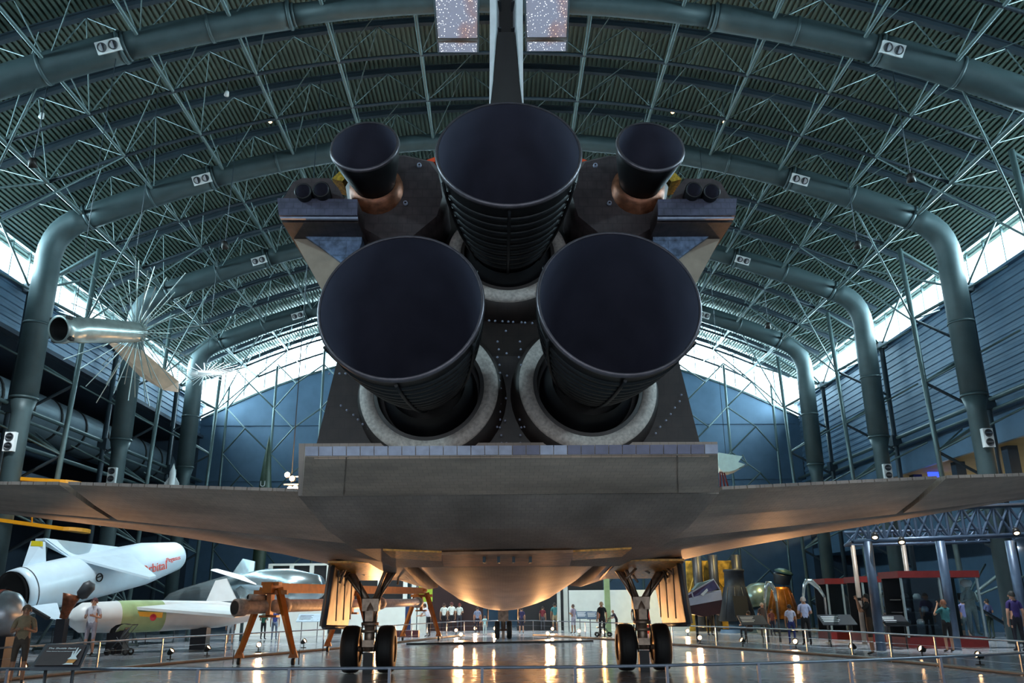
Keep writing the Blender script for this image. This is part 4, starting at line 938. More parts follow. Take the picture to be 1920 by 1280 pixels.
# copper engine below it
e0 = U(118, 1160, 29.5); t = empty('rocket_engine', (e0.x, e0.y, 0), label='small copper rocket engine below the white rocket', cat='engine')
MB().lathe([(0, .12), (.3, .16), (.6, .24), (.8, .3), (.8, .1)], e0, (.2, .1, 1), 20).build('bell', copper, t)
MB().lathe([(.8, .1), (.9, .2), (1.25, .22), (1.4, .12), (1.4, 0)], e0, (.5, .1, .8), 20).build('tank', grey_pl, t); MB().box((e0.x, e0.y, (e0.z) / 2), (.3, .3, e0.z)).build('stand', b_dark, t)
# silver dome at the left edge
c = U(2, 1150, 25.5); c.z = 0; t = empty('silver_pod', c, label='silver rounded pod with orange stripe at the left edge', cat='spacecraft')
rad = .70; cz = U(0, 1152, c.y).z
MB().lathe([(-rad, 0), (-rad * .86, rad * .5), (-rad * .5, rad * .87), (0, rad), (rad * .5, rad * .87), (rad * .86, rad * .5), (rad, 0)], (c.x, c.y, cz), (1, 0, 0), 30).build('shell', mat('pod_silver', '#aab0b8', .3, .55, .1, 4), t)
MB().lathe([(-rad * .3, rad * .96), (-rad * .1, rad * 1.01), (rad * .1, rad * 1.01)], (c.x, c.y, cz), (1, 0, 0), 30).build('orange_band', mat('band_orange', '#d04818', .5, 0, .1, 5), t)
MB().box((c.x, c.y, (cz - rad) / 2 + .05), (.9, .7, cz - rad + .1)).build('plinth', b_dark, t)
# green striped winged missile
t0 = U(130, 1158, 30.5); t1 = U(470, 1150, 36); axm = (t1 - t0).normalized(); Lm = (t1 - t0).length
t = empty('winged_missile', (t0.x, t0.y, 0), label='pale green and white winged missile lying behind the boards on the left', cat='missile')
gr = mat('missile_green', '#a8c08c', .4, 0, .1, 3)
MB().lathe([(0, 0), (.1, .3), (.4, .5), (1.6, .55)], t0, axm, 28).build('nose', white_m, t); MB().lathe([(1.6, .55), (Lm * .3, .57), (Lm * .45, .56)], t0, axm, 28).build('body_section', gr, t)
MB().lathe([(Lm * .45, .56), (Lm * .8, .5), (Lm, .3), (Lm, 0)], t0, axm, 28).build('body_section', white_m, t)
MB().poly([U(252, 1136, 33), U(270, 1131, 33), U(420, 1139, 34), U(470, 1152, 33), U(440, 1158, 31.5), U(256, 1143, 31.8)], (0, 0, .1)).build('wing', white_m, t)
MB().poly([U(258, 1146, 31.6), U(305, 1148, 31.6), U(303, 1158, 31.6), U(262, 1155, 31.6)], (0, .05, 0)).build('orange_panel', mat('panel_orange', '#d08a20', .5, 0, .1, 5), t)
MB().poly([U(386, 1128, 35.5), U(404, 1088, 35.6), U(424, 1084, 35.6), U(444, 1126, 35.5)], (0, .12, 0)).build('tail_fin', white_m, t)
MB().lathe([(0, .12), (-.02, 0)], U(287, 1157, 31.55), (0, -1, 0), 16).build('red_disc', mat('red_disc', '#b0202a', .5, 0, 0), t)
for f in (.25, .7): 
    c = t0 + axm * (Lm * f); MB().box((c.x, c.y, (c.z - .5) / 2), (.6, .5, c.z - .45)).build('cradle', b_dark, t)
# silver aircraft behind
s0 = U(305, 1125, 43); s1 = U(500, 1108, 40); axs = (s1 - s0).normalized(); Ls = (s1 - s0).length
slv = mat('polished_metal', '#b8c8cc', .22, .8, .1, 2)
t = empty('silver_aircraft', (s1.x, s1.y, 0), label='polished silver aircraft tail behind the orange stand', cat='aircraft')
MB().lathe([(0, .0), (.6, .32), (1.5, .5), (Ls * .6, .85), (Ls, 1.0), (Ls + 1.5, .9), (Ls + 3, .5), (Ls + 3.2, 0)], s0, axs, 32).build('fuselage', slv, t)
MB().poly([U(428, 1085, 40.5), U(455, 1047, 40.8), U(478, 1052, 40.6), U(474, 1085, 40.2)], (0, .15, 0)).build('tail_fin', slv, t)
MB().poly([U(395, 1069, 39.5), U(405, 1068, 39.5), U(490, 1090, 40), U(480, 1096, 39)], (0, .1, .06)).build('tailplane', white_m, t)
MB().poly([U(440, 1100, 40), U(452, 1090, 40), U(520, 1117, 40), U(450, 1122, 38)], (0, .1, .06)).build('wing', slv, t)
c = (s0 + s1) / 2
for dx in (-1, 1.5): MB().tube([(c.x + dx, c.y, 0), (c.x + dx, c.y, c.z - .4)], .08, 8).build('support_leg', steel, t)
# pushchairs
def pushchair(px, fy, label):
    p = G(px, fy); t = empty('pushchair', p, label=label, cat='pushchair')
    for s in (-1, 1):
        for yy in (-.3, .32):
            MB().lathe([(-.02, .06), (-.02, .11), (.02, .11), (.02, .06)], p + Vector((yy, s * .22, .11)), (0, 1, 0), 16).build('wheel', black_m, t)
        MB().tube([p + Vector((-.3, s * .22, .12)), p + Vector((.1, s * .22, .55)), p + Vector((.45, s * .22, 1.0))], .014, 6).tube([p + Vector((.32, s * .22, .12)), p + Vector((-.05, s * .22, .6))], .014, 6).build('frame', grey_pl, t)
    MB().loft([[p + Vector((x, y, z)) for y in (-.2, .2) for z in ((z0, z0 + .06) if y < 0 else (z0 + .06, z0))] for x, z0 in ((-.3, .4), (.0, .42), (.2, .85))], smooth=False).build('seat', b_dark, t)
    secs = [[p + Vector((.1 - .42 * math.cos(a) * f, math.sin(g) * .23, .72 + .32 * math.sin(a))) for f in (1,) for g in (-1.5, -.8, 0, .8, 1.5)] for a in (0, .5, 1, 1.5, 2.1)]
    MB().loft(secs, cap=False).build('hood', b_dark, t); MB().tube([p + Vector((.45, -.22, 1.0)), p + Vector((.45, .22, 1.0))], .018, 6).build('handle', black_m, t)
pushchair(222, 1228, 'dark pushchair standing behind the left railing')
pushchair(1131, 1193, 'black pushchair in front of the person in black')
# ------------------------------------------------------------------ exhibits on the right
p = G(1385, 1186); t = empty('space_capsule', p, label='black bell shaped space capsule on a stand behind the right railing', cat='capsule')
cap = mat('capsule_black', '#20242c', .5, .2, .2, 6, .2); zA = U(1385, 1164, p.y).z; zT = U(1385, 1067, p.y).z; r0 = (U(1420, 1160, p.y).x - U(1350, 1160, p.y).x) / 2
Hc = zT - zA
MB().lathe([(0, r0 * .9), (.05, r0), (Hc * .66, r0 * .58), (Hc * .68, r0 * .54), (Hc * .94, r0 * .52), (Hc * .95, r0 * .56), (Hc, r0 * .56), (Hc, 0)], (p.x, p.y, zA), (0, 0, 1), 32).build('shell', cap, t)
MB().box((p.x, p.y - r0 * .86, zA + Hc * .28), (r0 * .75, .12, Hc * .4), 0, Matrix.Rotation(-.25, 3, 'X')).build('hatch', blk, t)
MB().lathe([(0, r0 * .98), (zA * .3, r0 * .9)], (p.x, p.y, 0), (0, 0, 1), 28).tube([(p.x, p.y, 0), (p.x, p.y, zA)], r0 * .5, 12).build('plinth', wall_m, t)
for k in range(10):
    a_ = 2 * PI * k / 10; MB().tube([(p.x + r0 * 1.0 * math.cos(a_), p.y + r0 * math.sin(a_), zA + .05), (p.x + r0 * .6 * math.cos(a_), p.y + r0 * .6 * math.sin(a_), zA + Hc * .65)], .02, 5).build('rib', grey_pl, t)
p = G(1472, 1184); t = empty('space_capsule', p, label='bronze gold bell shaped capsule with tilted lid right of the black capsule', cat='capsule')
zA = U(1472, 1160, p.y).z; zT = U(1472, 1100, p.y).z; Hc = zT - zA; r0 = .95; bz = mat('bronze', '#b06820', .35, .6, .3, 4)
MB().lathe([(0, r0 * .9), (.05, r0), (Hc * .9, r0 * .55), (Hc, r0 * .5), (Hc, 0)], (p.x, p.y, zA), (0, 0, 1), 32).build('shell', bz, t)
q1 = U(1466, 1094, p.y); MB().lathe([(0, .42), (.5, .5), (.55, .48), (.55, 0)], q1, (.1, -.2, 1), 24).build('neck', cap, t); MB().lathe([(.55, .5), (.62, .52), (.75, .3), (.8, 0)], q1 + Vector((.0, 0, .05)), (.25, -.2, 1), 24).build('lid', mat('lid_green', '#2e4a48', .4, .3, .1, 4), t)
MB().tube([(p.x, p.y, 0), (p.x, p.y, zA)], r0 * .7, 16).build('plinth', wall_m, t)
for k in range(12):
    a_ = 2 * PI * k / 12; MB().tube([(p.x + r0 * math.cos(a_), p.y + r0 * math.sin(a_), zA + .05), (p.x + r0 * .56 * math.cos(a_), p.y + r0 * .56 * math.sin(a_), zA + Hc * .9)], .02, 5).build('rib', copper, t)
# small glider spaceplane
t = empty('small_spaceplane', (U(1325, 1130, 37.5).x, 38, 0), label='small white and dark spaceplane nose left of the black capsule', cat='spacecraft')
pw = mat('plane_white', '#b4b8c8', .35, 0, .06, 4); pd = mat('plane_dark', '#3c1a1e', .5, 0, .1, 4); pv = mat('plane_canopy', '#5c4c6c', .15, .2, .1, 4)
MB().poly([U(1288, 1122, 37), U(1352, 1106, 37), U(1354, 1124, 37), U(1290, 1136, 37)], (.15, 1.6, .0)).build('side_band', pw, t)
MB().poly([U(1290, 1136, 37.05), U(1354, 1124, 37.05), U(1350, 1150, 37.1), U(1320, 1156, 37.1), U(1294, 1150, 37.1)], (.15, 1.5, 0)).build('lower_hull', pd, t)
MB().poly([U(1287, 1117, 37.1), U(1338, 1087, 37.1), U(1347, 1103, 37.05), U(1298, 1120, 37.0), U(1288, 1124, 37.0)], (.1, 1.3, 0)).build('canopy', pv, t)
MB().tube([U(1287, 1116, 37), U(1338, 1086, 37), U(1350, 1105, 37)], .035, 6).tube([U(1297, 1110, 37), U(1300, 1121, 36.98)], .03, 6).build('canopy_frame', pw, t)
MB().poly([U(1314, 1114, 36.9), U(1326, 1103, 36.9), U(1328, 1107, 36.9), U(1318, 1117, 36.9)], (0, .08, 0)).build('painted_reflection', white_m, t)  # white piece painting a reflection on the canopy
MB().poly([U(1305, 1100, 38), U(1312, 1092, 38), U(1324, 1090, 38), U(1335, 1086, 38), U(1300, 1106, 38)], (0, .5, 0)).build('upper_hull', mat('plane_green', '#7c9a98', .4, 0, .05, 4), t)
for px in (1305, 1340): c = U(px, 1150, 37.8); MB().tube([(c.x, c.y, 0), (c.x, c.y, c.z)], .06, 6).build('support_leg', steel_dark, t)
# silver sphere and arch lamps
p = G(1427, 1183); p.y += 3; c = U(1424, 1122, p.y); t = empty('silver_capsule', (p.x, p.y, 0), label='rounded silver capsule behind the black capsule', cat='capsule')
MB().lathe([(-.9, 0), (-.85, .5), (-.6, .85), (-.1, 1.0), (.5, 1.0), (.6, 0)], c, (0, -.2, -1), 28).build('shell', mat('pale_metal', '#7c9494', .3, .5, .15, 3), t); MB().tube([(c.x, c.y, 0), (c.x, c.y, c.z - .5)], .6, 16).build('plinth', wall_m, t)
p = G(1575, 1196); p.y += 2.5; c = U(1574, 1150, p.y); t = empty('cockpit_module', (p.x, p.y, 0), label='dark domed cockpit module left of the red topped cases', cat='spacecraft')
R5 = U(1606, 1150, p.y).x - c.x
MB().lathe([(-.35, R5 * .9), (0, R5), (R5 * .5, R5 * .9), (R5 * .9, R5 * .6), (R5 * 1.25, R5 * .25), (R5 * 1.35, 0)], c, (0, 0, 1), 28).build('shell', mat('module_skin', '#3a4452', .3, .4, .3, 3), t)
for k in range(8):
    a_ = 2 * PI * k / 8; MB().tube([c + Vector((R5 * math.cos(a_) * 1.01, R5 * math.sin(a_) * 1.01, 0)), c + Vector((R5 * .92 * math.cos(a_), R5 * .92 * math.sin(a_), R5 * .5)), c + Vector((R5 * .27 * math.cos(a_), R5 * .27 * math.sin(a_), R5 * 1.26))], .035, 6).build('rib', grey_pl, t)
MB().box((c.x, c.y, (c.z - .3) / 2), (R5 * 1.6, 1.4, c.z - .25)).build('plinth', b_dark, t)
for i, (x0, x1, x2, y0, y1) in enumerate(((1434, 1444, 1456, 1130, 1092), (1506, 1520, 1546, 1122, 1088))):
    Y = 36.5; ps = [U(x0, y0, Y), U(x0 + 2, y1 + 8, Y), U((x0 + x1) / 2, y1 + 1, Y), U(x1, y1 + 1, Y), U((x1 + x2) / 2 + 2, y1 + 14, Y), U(x2, y0 - 3, Y)]
    t = empty('arched_tube', (ps[0].x, Y, 0), label=('narrow arched pale tube between the two capsules', 'wide arched pale tube right of the gold capsule')[i], cat='exhibit')
    MB().tube(ps, [.05, .07, .11, .11, .08, .05], 10).build('arch', slv, t); MB().tube([(ps[0].x, Y, 0), ps[0]], .05, 8).build('post', grey_pl, t); MB().tube([(ps[-1].x, Y, 0), ps[-1]], .05, 8).build('post', grey_pl, t)
# display cases with red tops
redt = mat('case_red', '#6a1c1c', .5, 0, .1, 4); case_in = mat('case_back', '#17181c', .6, 0, .1, 3)
def case(x0, x1, ytop, ybot, Y, label, backx=None):
    A = U(x0, ybot, Y); B = U(x1, ybot, Y); zt = U(x0, ytop, Y).z; zb_ = .35; D = 1.6
    t = empty('display_case', ((A.x + B.x) / 2, Y, 0), label=label, cat='display case')
    MB().box(((A.x + B.x) / 2, Y + D / 2, zb_ / 2), (B.x - A.x + .1, D, zb_)).build('base', redt, t); MB().box(((A.x + B.x) / 2, Y + D / 2, zt - .12), (B.x - A.x + .2, D + .1, .24)).build('top', redt, t)
    MB().box(((A.x + B.x) / 2, Y + D, (zt + zb_) / 2), (B.x - A.x, .06, zt - zb_)).build('back_panel', case_in, t)
    for u in (0, .5, 1):
        x = A.x + (B.x - A.x) * u; MB().box((x, Y, (zt + zb_) / 2 - .1), (.07, .07, zt - zb_ - .2)).build('post', mat('case_post', '#8c9ca0', .35, .4, .05, 5), t)
    for u in (0, .5): MB().box((A.x + (B.x - A.x) * (u + .25), Y, (zt + zb_) / 2 - .1), ((B.x - A.x) * .47, .015, zt - zb_ - .25)).build('glass_pane', glass, t)
    return t, A, B, zt
t, A, B, zt = case(1703, 1848, 1070, 1186, 31.5, 'large glass display case with red top holding a spacesuit')
for k in range(3):
    z = .75 + k * .45; MB().box((A.x + (B.x - A.x) * .26, 32.4, z), ((B.x - A.x) * .45, .9, .04)).build('shelf', grey_pl, t)
its = [('small tray of silver tools on the bottom shelf of the large case', .12, .77, chrome), ('white box on the bottom shelf of the large case', .3, .77, white_m), ('pale box at the end of the middle shelf of the large case', .38, 1.22, b_white),
       ('round silver instrument on the middle shelf of the large case', .15, 1.22, chrome), ('folded pale glove on the top shelf of the large case', .3, 1.67, white_m), ('dark helmet like object on the top shelf of the large case', .14, 1.67, grey_pl)]
for lb, u, z, m_ in its:
    x = A.x + (B.x - A.x) * u; MB().lathe([(0, .1), (0, .13), (.12, .14), (.2, .08), (.2, 0)], (x, 32.2, z), (0, 0, 1), 12).build('artifact', m_, label=lb, cat='exhibit', group='objects on the shelves of the large case')
case(1628, 1692, 1080, 1180, 35.5, 'narrower glass display case with red top left of the large one')
case(1560, 1618, 1084, 1180, 38.5, 'far glass display case with red top behind the domed module')
# spacesuit standing in the case
bo, ha, fa = body_mesh('hold'); p = U(1822, 1150, 32.3)
su = bpy.data.objects.new('spacesuit', bo); COL.objects.link(su); su.location = (p.x, 32.3, .36); su.scale = (1.25, 1.35, 1.08); su.rotation_euler = (0, 0, PI)
for i in range(5): su.material_slots[i].link = 'OBJECT'; su.material_slots[i].material = mat('suit_white', '#a4b0ac', .6, 0, .1, 10)
ORG['spacesuit'] = Vector(su.location); T(su, 'white spacesuit standing inside the large red topped case', 'spacesuit')
MB().lathe([(-.16, 0), (-.12, .11), (0, .16), (.1, .13), (.15, 0)], Vector((p.x, 32.28, .36 + 1.73)), (0, 0, 1), 20).build('helmet', white_m, su)
MB().lathe([(0, .12), (-.04, .09), (-.06, 0)], Vector((p.x, 32.14, .36 + 1.73)), (0, -1, 0), 16).build('visor', chrome, su)
MB().box((p.x, 32.05, .36 + 1.3), (.34, .14, .22)).build('chest_unit', grey_pl, su)
# striped astronaut tool stand: slender white and black mast
p = G(1703, 1206); t = empty('instrument_mast', p, label='slender white and black instrument mast left of the large case', cat='exhibit')
for k in range(8): MB().box((p.x, p.y, .15 + k * .3), (.14 if k % 2 else .1, .12, .3)).build('segment', white_m if k % 3 else blk, t)
MB().tube([p + Vector((0, 0, 2.0)), p + Vector((.55, .1, 1.1))], .04, 6).tube([p + Vector((0, 0, 2.0)), p + Vector((-.3, .1, 1.1))], .04, 6).build('strut', white_m, t)
# lattice gantry
def lattice(t, a, b, hgt, n, r, m_):
    a2 = a + Vector((0, 0, hgt)); b2 = b + Vector((0, 0, hgt))
    MB().tube([a, b], r, 8).build('chord', m_, t); MB().tube([a2, b2], r, 8).build('chord', m_, t)
    for k in range(n):
        p_, q_ = a.lerp(b, k / n), a.lerp(b, (k + 1) / n); u_, v_ = a2.lerp(b2, k / n), a2.lerp(b2, (k + 1) / n)
        rod('lattice_rod', t, p_, v_, r * .6, m_); rod('lattice_rod', t, u_, q_, r * .6, m_); rod('lattice_rod', t, q_, v_, r * .6, m_)
gm = mat('gantry_blue', '#46566c', .4, .3, .1, 4)
gA = U(1600, 1015, 30); gB = U(1930, 1002, 30); gA2 = U(1585, 1022, 34); gB2 = U(1900, 1014, 34)
t = empty('lattice_gantry', (gA.x, 30, 0), label='blue lattice gantry standing over the red topped display cases', cat='gantry')
lattice(t, gA, gB, 1.05, 11, .09, gm); lattice(t, gA2, gB2, .5, 14, .06, gm)
rod('chord', t, gA, gA2, .07, gm, 8); rod('chord', t, gB, gB2, .07, gm, 8)
for px, Y in ((1626, 30), (1762, 30), (1893, 30)): p = U(px, 1015, Y); MB().tube([(p.x, Y, 0), (p.x, Y, gA.z)], .16, 12).build('post', gm, t)
pp_ = mat('pale_post', '#9c8c80', .4, .2, .1, 4)
for px, Y in ((1598, 34), (1693, 34)): p = U(px, 1020, Y); MB().tube([(p.x, Y, 0), (p.x, Y, gA2.z)], .09, 10).build('post', pp_, t)
for px, py in ((1640, 1003), (1690, 1012), (1905, 995)):
    p = U(px, py, 29.8); MB().lathe([(-.1, 0), (-.08, .1), (.12, .13), (.12, .1), (.0, 0)], p, (-.2, -.5, -.8), 14).build('lamp_head', lamp_body, t); MB().lathe([(.1, .1), (.11, 0)], p, (-.2, -.5, -.8), 14).build('lens', mat('gantry_lens', '#ffd8a0', .3, 0, 0, 1, 0, emit=6), t)
for k, (px, py, w_) in enumerate(((1885, 1030, 1.3), (1893, 1110, 1.1), (1800, 985, 2.0))):
    p = min((U(px, py, 34 + j * .1) for j in range(200)), key=lambda v: abs(v.x - 25.96)); MB().box(p, (.1, w_ * 1.4, .08)).box((p.x + .03, p.y, p.z + .07), (.14, w_ * 1.5, .05)).build('tube_light', mat('tube_white', '#ffffff', .3, 0, 0, 1, 0, emit=3), label='%s white tube light under the right gallery' % ('upper right', 'lower right', 'left')[k], cat='light', group='tube lights on the right')
# bins of colour at mid right: safety vest barrier
p = G(1226, 1190); p.y += 2; MB().lathe([(0, .3), (.1, .3), (.12, .22), (.7, .2), (1.45, .14), (1.45, 0)], p, (0, 0, 1), 20, 0).lathe([(.5, .235), (.7, .225)], p, (0, 0, 1), 20, 1).build('traffic_barrel', [mat('barrel_orange', '#e0401c', .5, 0, .1, 5), white_m], label='orange traffic barrel behind the right landing gear', cat='barrel')
# ------------------------------------------------------------------ middle background: white exhibit walls, dark framed panels, banners
ww = mat('exhibit_white', '#e6ece6', .5, 0, .04, 2)
A = U(1069, 1182, 52); B = U(1300, 1182, 52); zt = U(1100, 1106, 52).z
MB().box(((A.x + B.x) / 2, 52.2, zt / 2), (B.x - A.x, .4, zt)).build('exhibit_wall', ww, label='white lit exhibit wall seen between belly and right wheels', cat='partition')
A = U(640, 1185, 50); B = U(800, 1185, 50); zt = U(700, 1128, 50).z
MB().box(((A.x + B.x) / 2, 50.2, zt / 2), (B.x - A.x, .4, zt)).build('exhibit_wall', ww, label='low white lit exhibit wall behind the orange stand', cat='partition')
A = U(440, 1185, 48); B = U(610, 1185, 48); zt = U(700, 1140, 48).z
MB().box(((A.x + B.x) / 2, 48.2, zt / 2), (B.x - A.x, .4, zt)).build('exhibit_wall', ww, label='low white lit exhibit wall left of the left gear door', cat='partition')
t = empty('framed_panels', (U(580, 1100, 51).x, 51, 0), label='dark display panels in pale frames above the low exhibit wall', cat='display panel')
xs = [U(px, 1100, 51).x for px in (505, 545, 583, 615, 712, 760)]; z0 = U(580, 1108, 51).z; z1 = U(580, 1058, 51).z
for i in range(len(xs) - 1): MB().box(((xs[i] + xs[i + 1]) / 2, 51.1, z1 / 2), (xs[i + 1] - xs[i] - .2, .12, z1)).build('panel', case_in, t)
for x in xs: MB().box((x, 51, z1 / 2), (.24, .24, z1 + .1)).build('post', ww, t)
MB().box(((xs[0] + xs[-1]) / 2, 51, z0), (xs[-1] - xs[0], .15, .12)).box(((xs[0] + xs[-1]) / 2, 51, z1), (xs[-1] - xs[0], .15, .12)).build('rail', ww, t)
A = U(794, 1140, 47); z0 = U(794, 1128, 47).z; z1 = U(794, 1095, 47).z
t = empty('green_banner', (A.x, 47, 0), label='bright green banner above the far orange stand leg', cat='banner'); MB().box((A.x + .1, 47, (z0 + z1) / 2), (.75, .04, z1 - z0)).build('cloth', mat('banner_green', '#a8c83c', .7, 0, .1, 3), t); MB().tube([(A.x - .35, 47.05, 0), (A.x - .35, 47.05, z1 + .1)], .03, 6).build('pole', steel, t)
for i, (x0, x1, y1) in enumerate(((770, 778, 1100), (1058, 1066, 1100), (1136, 1146, 1075), (1046, 1052, 1110))):
    a = U(x0, 1185, 49); b = U(x1, 1185, 49); zt = U(x0, y1, 49).z + 1
    MB().box(((a.x + b.x) / 2, 49, zt / 2), (b.x - a.x, .3, zt)).build('pale_pillar', [ww, ww, gr, ww][i], kind='structure', label=('pale pillar beside the blue banner', 'white pillar left of the white wall', 'pale green pillar before the white wall', 'slim white pillar behind the person in teal')[i])
a = U(765, 1160, 46); MB().box((a.x, 46, .9), (.3, .1, 1.8)).build('blue_banner', mat('banner_blue', '#243c6a', .6, 0, .1, 3), label='tall narrow blue banner beyond the orange stand', cat='banner')
a = G(756, 1194); MB().box((a.x, a.y, .16), (1.6, .8, .32)).build('low_bench', mat('bench_red', '#4a1c22', .5, 0, .1, 3), label='low dark red bench beneath the far orange legs', cat='bench')
MB().box((3.6, 54, 2.4), (5.4, .5, 4.8)).build('dark_partition', case_in, kind='structure', label='tall dark partition right of the nose gear')
MB().box((-3.4, 54, 2.4), (4.4, .5, 4.8)).build('dark_partition', mat('maroon_dark', '#2c1618', .7, 0, .1, 2), kind='structure', label='tall dark maroon partition left of the nose gear')
# yellow scaffold exhibit beyond the right gear door
t = empty('golden_scaffold', (U(1330, 1100, 50).x, 50, 0), label='golden lit scaffold structure above the small spaceplane', cat='exhibit')
gy_ = mat('scaffold_gold', '#c09838', .5, .1, .4, 3, emit=.0); x0 = U(1292, 1100, 50).x; x1 = U(1392, 1100, 50).x; z1 = U(1340, 1050, 50).z
MB().box(((x0 + x1) / 2, 50.5, z1 / 2), (x1 - x0, .2, z1)).build('back_panel', gy_, t)
for u in (.18, .48, .92): MB().tube([(x0 + (x1 - x0) * u, 50, 0), (x0 + (x1 - x0) * u, 50, z1 + .3)], .28, 10).build('column', b_dark, t)
for k in range(6): rod('brace', t, (x0 + (x1 - x0) * k / 6, 50.2, 2 + (k % 2)), (x0 + (x1 - x0) * (k + 1) / 6, 50.2, 3.4 - (k % 2)), .06, gy_)
# ------------------------------------------------------------------ tall things and hung things
p = U(497, 915, 57); zt = U(497, 815, 57).z; grn = mat('missile_olive', '#3c4c3c', .4, .1, .15, 2)
t = empty('tall_missile', (p.x, 57, 0), label='tall olive green pointed missile standing before the end wall', cat='missile')
MB().lathe([(0, .42), (zt - 3.6, .42), (zt - 1.8, .26), (zt - .5, .08), (zt, .0)], (p.x, 57, 0), (0, 0, 1), 24).build('body', grn, t)
for k in range(4): MB().box((p.x + .55 * math.cos(k * PI / 2), 57 + .55 * math.sin(k * PI / 2), .9), (.4 if k % 2 == 0 else .05, .05 if k % 2 == 0 else .4, 1.4)).build('fin', grn, t)
for k, ch in enumerate('USA'): text('lettering', ch, .55, (p.x - .05, 56.52, U(497, 908 + k * 17, 57).z - .2), (1, 0, 0), (0, 0, 1), white_m, t, .01, align='CENTER')
for i, (px, yt, yb, Y, wd, lab) in enumerate(((321, 868, 912, 45, 1.0, 'small white finned missile hung nose up left of the body flap'),)):
    a = U(px, yt, Y); b = U(px, yb, Y); L_ = a.z - b.z
    t = empty('hanging_missile', b, label=lab, cat='missile')
    MB().lathe([(0, .16), (L_ * .6, .17), (L_, .0)], b, (0, 0, 1), 16).build('body', white_m, t)
    for s in (-1, 1): MB().poly([b + Vector((s * .1, 0, .1)), b + Vector((s * .42, 0, .0)), b + Vector((s * .38, 0, .2)), b + Vector((s * .1, 0, L_ * .5))], (0, .04, 0)).build('fin', white_m, t)
    MB().tube([a, Vector((a.x, a.y, arcp(a.x, RL)))], .012, 5).build('cable', steel_dark, t)
# white satellite hung behind the body flap
Y = 33; o_ = [(1347, 848), (1347, 872), (1350, 879), (1357, 884), (1368, 884), (1380, 880), (1392, 873), (1397, 870), (1384, 866), (1392, 855)]
q = [U(x, y, Y) for x, y in o_]; t = empty('hanging_satellite', q[0], label='white bucket shaped satellite hung right of the body flap', cat='satellite')
MB().poly(q, (.15, .9, 0)).build('shell', mat('sat_white', '#c8dcd4', .45, 0, .06, 5), t); MB().tube([U(1392, 852, Y), U(1402, 872, Y), U(1386, 878, Y)], .03, 6).build('boom', steel, t)
for dx in (0, 7, 14): MB().tube([U(1350 + dx * .5, 884, Y + .3), U(1351 + dx, 912, Y + .3)], .035, 6).build('red_leg', redt, t)
MB().tube([q[0] + Vector((.4, .4, 0)), Vector((q[0].x + .4, Y + .4, arcp(q[0].x, RL)))], .012, 5).build('cable', steel_dark, t)
# lamp mast with four glowing heads
lm = mat('mast_lens', '#ffb060', .3, 0, 0, 1, 0, emit=14, ecol=(1, .6, .3)); Y = 30
p = U(546, 905, Y); t = empty('lamp_mast', (p.x, Y, 0), label='lamp mast with four glowing orange heads left of the body flap', cat='lamp')
MB().tube([(p.x, Y, p.z), (p.x, Y, arcp(p.x, RD) - .02)], .018, 6).build('pole', steel_dark, t); MB().tube([U(532, 908, Y), U(562, 908, Y)], .03, 6).tube([U(536, 894, Y), U(564, 893, Y)], .03, 6).build('cross_bar', white_m, t)
for px, py in ((539, 890), (548, 897), (544, 916), (554, 915)):
    c = U(px, py, Y - .1); MB().lathe([(-.02, .0), (-.02, .1), (.12, .11), (.18, .05), (.18, 0)], c, (0, 1, 0), 14).build('lamp_head', lamp_body, t); MB().lathe([(-.03, .095), (-.06, .06), (-.07, 0)], c, (0, 1, 0), 14).build('lens', lm, t)
l = bpy.data.lights.new('bulb', 'POINT'); l.energy = 60; l.color = WARM; l.shadow_soft_size = .1; o = bpy.data.objects.new('bulb', l); COL.objects.link(o); o.parent = t; o.location = U(546, 905, Y - .5) - Vector((p.x, Y, 0))
# hanging probe with radiating rods
a = U(110, 617, 24.0); b = U(262, 623, 27.0); axp = (b - a).normalized(); Lp = (b - a).length; prb = mat('probe_skin', '#b8c4c0', .3, .6, .12, 4)
t = empty('hanging_probe', a, label='silver cylinder hung at left with many thin rods radiating from its end', cat='spacecraft')
MB().lathe([(0, .36), (0, .43), (.25, .44), (.3, .40), (.8, .40), (.82, .41), (Lp * .9, .36), (Lp, .33), (Lp, 0)], a, axp, 32).build('body', prb, t)
MB().lathe([(0, .365), (.05, .34), (.7, .3), (.7, 0)], a, axp, 32).build('opening', blk, t)
xx, yy = frame_of(axp)
for k in range(4): 
    an = PI / 4 + k * PI / 2; c = a + axp * .12 + (xx * math.cos(an) + yy * math.sin(an)) * .45; MB().box(c, (.12, .2, .1)).build('bracket', blk, t)
for k in range(46):
    an = 2 * PI * k / 46; d_ = (xx * math.cos(an) + yy * math.sin(an)); o_ = b - axp * .15 + d_ * .3; e_ = o_ + d_ * (1.75 + .25 * (k % 3)) + axp * (.55 if k % 2 else -.75)
    rod('rod', t, o_, e_, .016, prb, 5)
sv_ = Vector((0, 0, 1))
MB().poly([U(200, 640, 28), U(262, 656, 28.5), U(300, 690, 29), U(333, 716, 29), U(332, 735, 29), U(306, 731, 28.6), U(262, 705, 28.4)], (0, .12, .05)).build('hanging_wing', mat('wing_peach', '#c8a890', .5, 0, .12, 3), label='peach lit wing panel hung behind the radiating rods', cat='wing')
MB().tube([U(262, 662, 28.5), U(262, 560, 28.5)], .01, 4).build('hanging_cable', steel_dark, label='thin cable holding the peach lit wing', cat='cable')
for u in (.15, .8): c = a.lerp(b, u) + Vector((0, 0, .38)); MB().tube([c, Vector((c.x, c.y, arcp(c.x, RL) - .1))], .012, 5).build('cable', steel_dark, t)
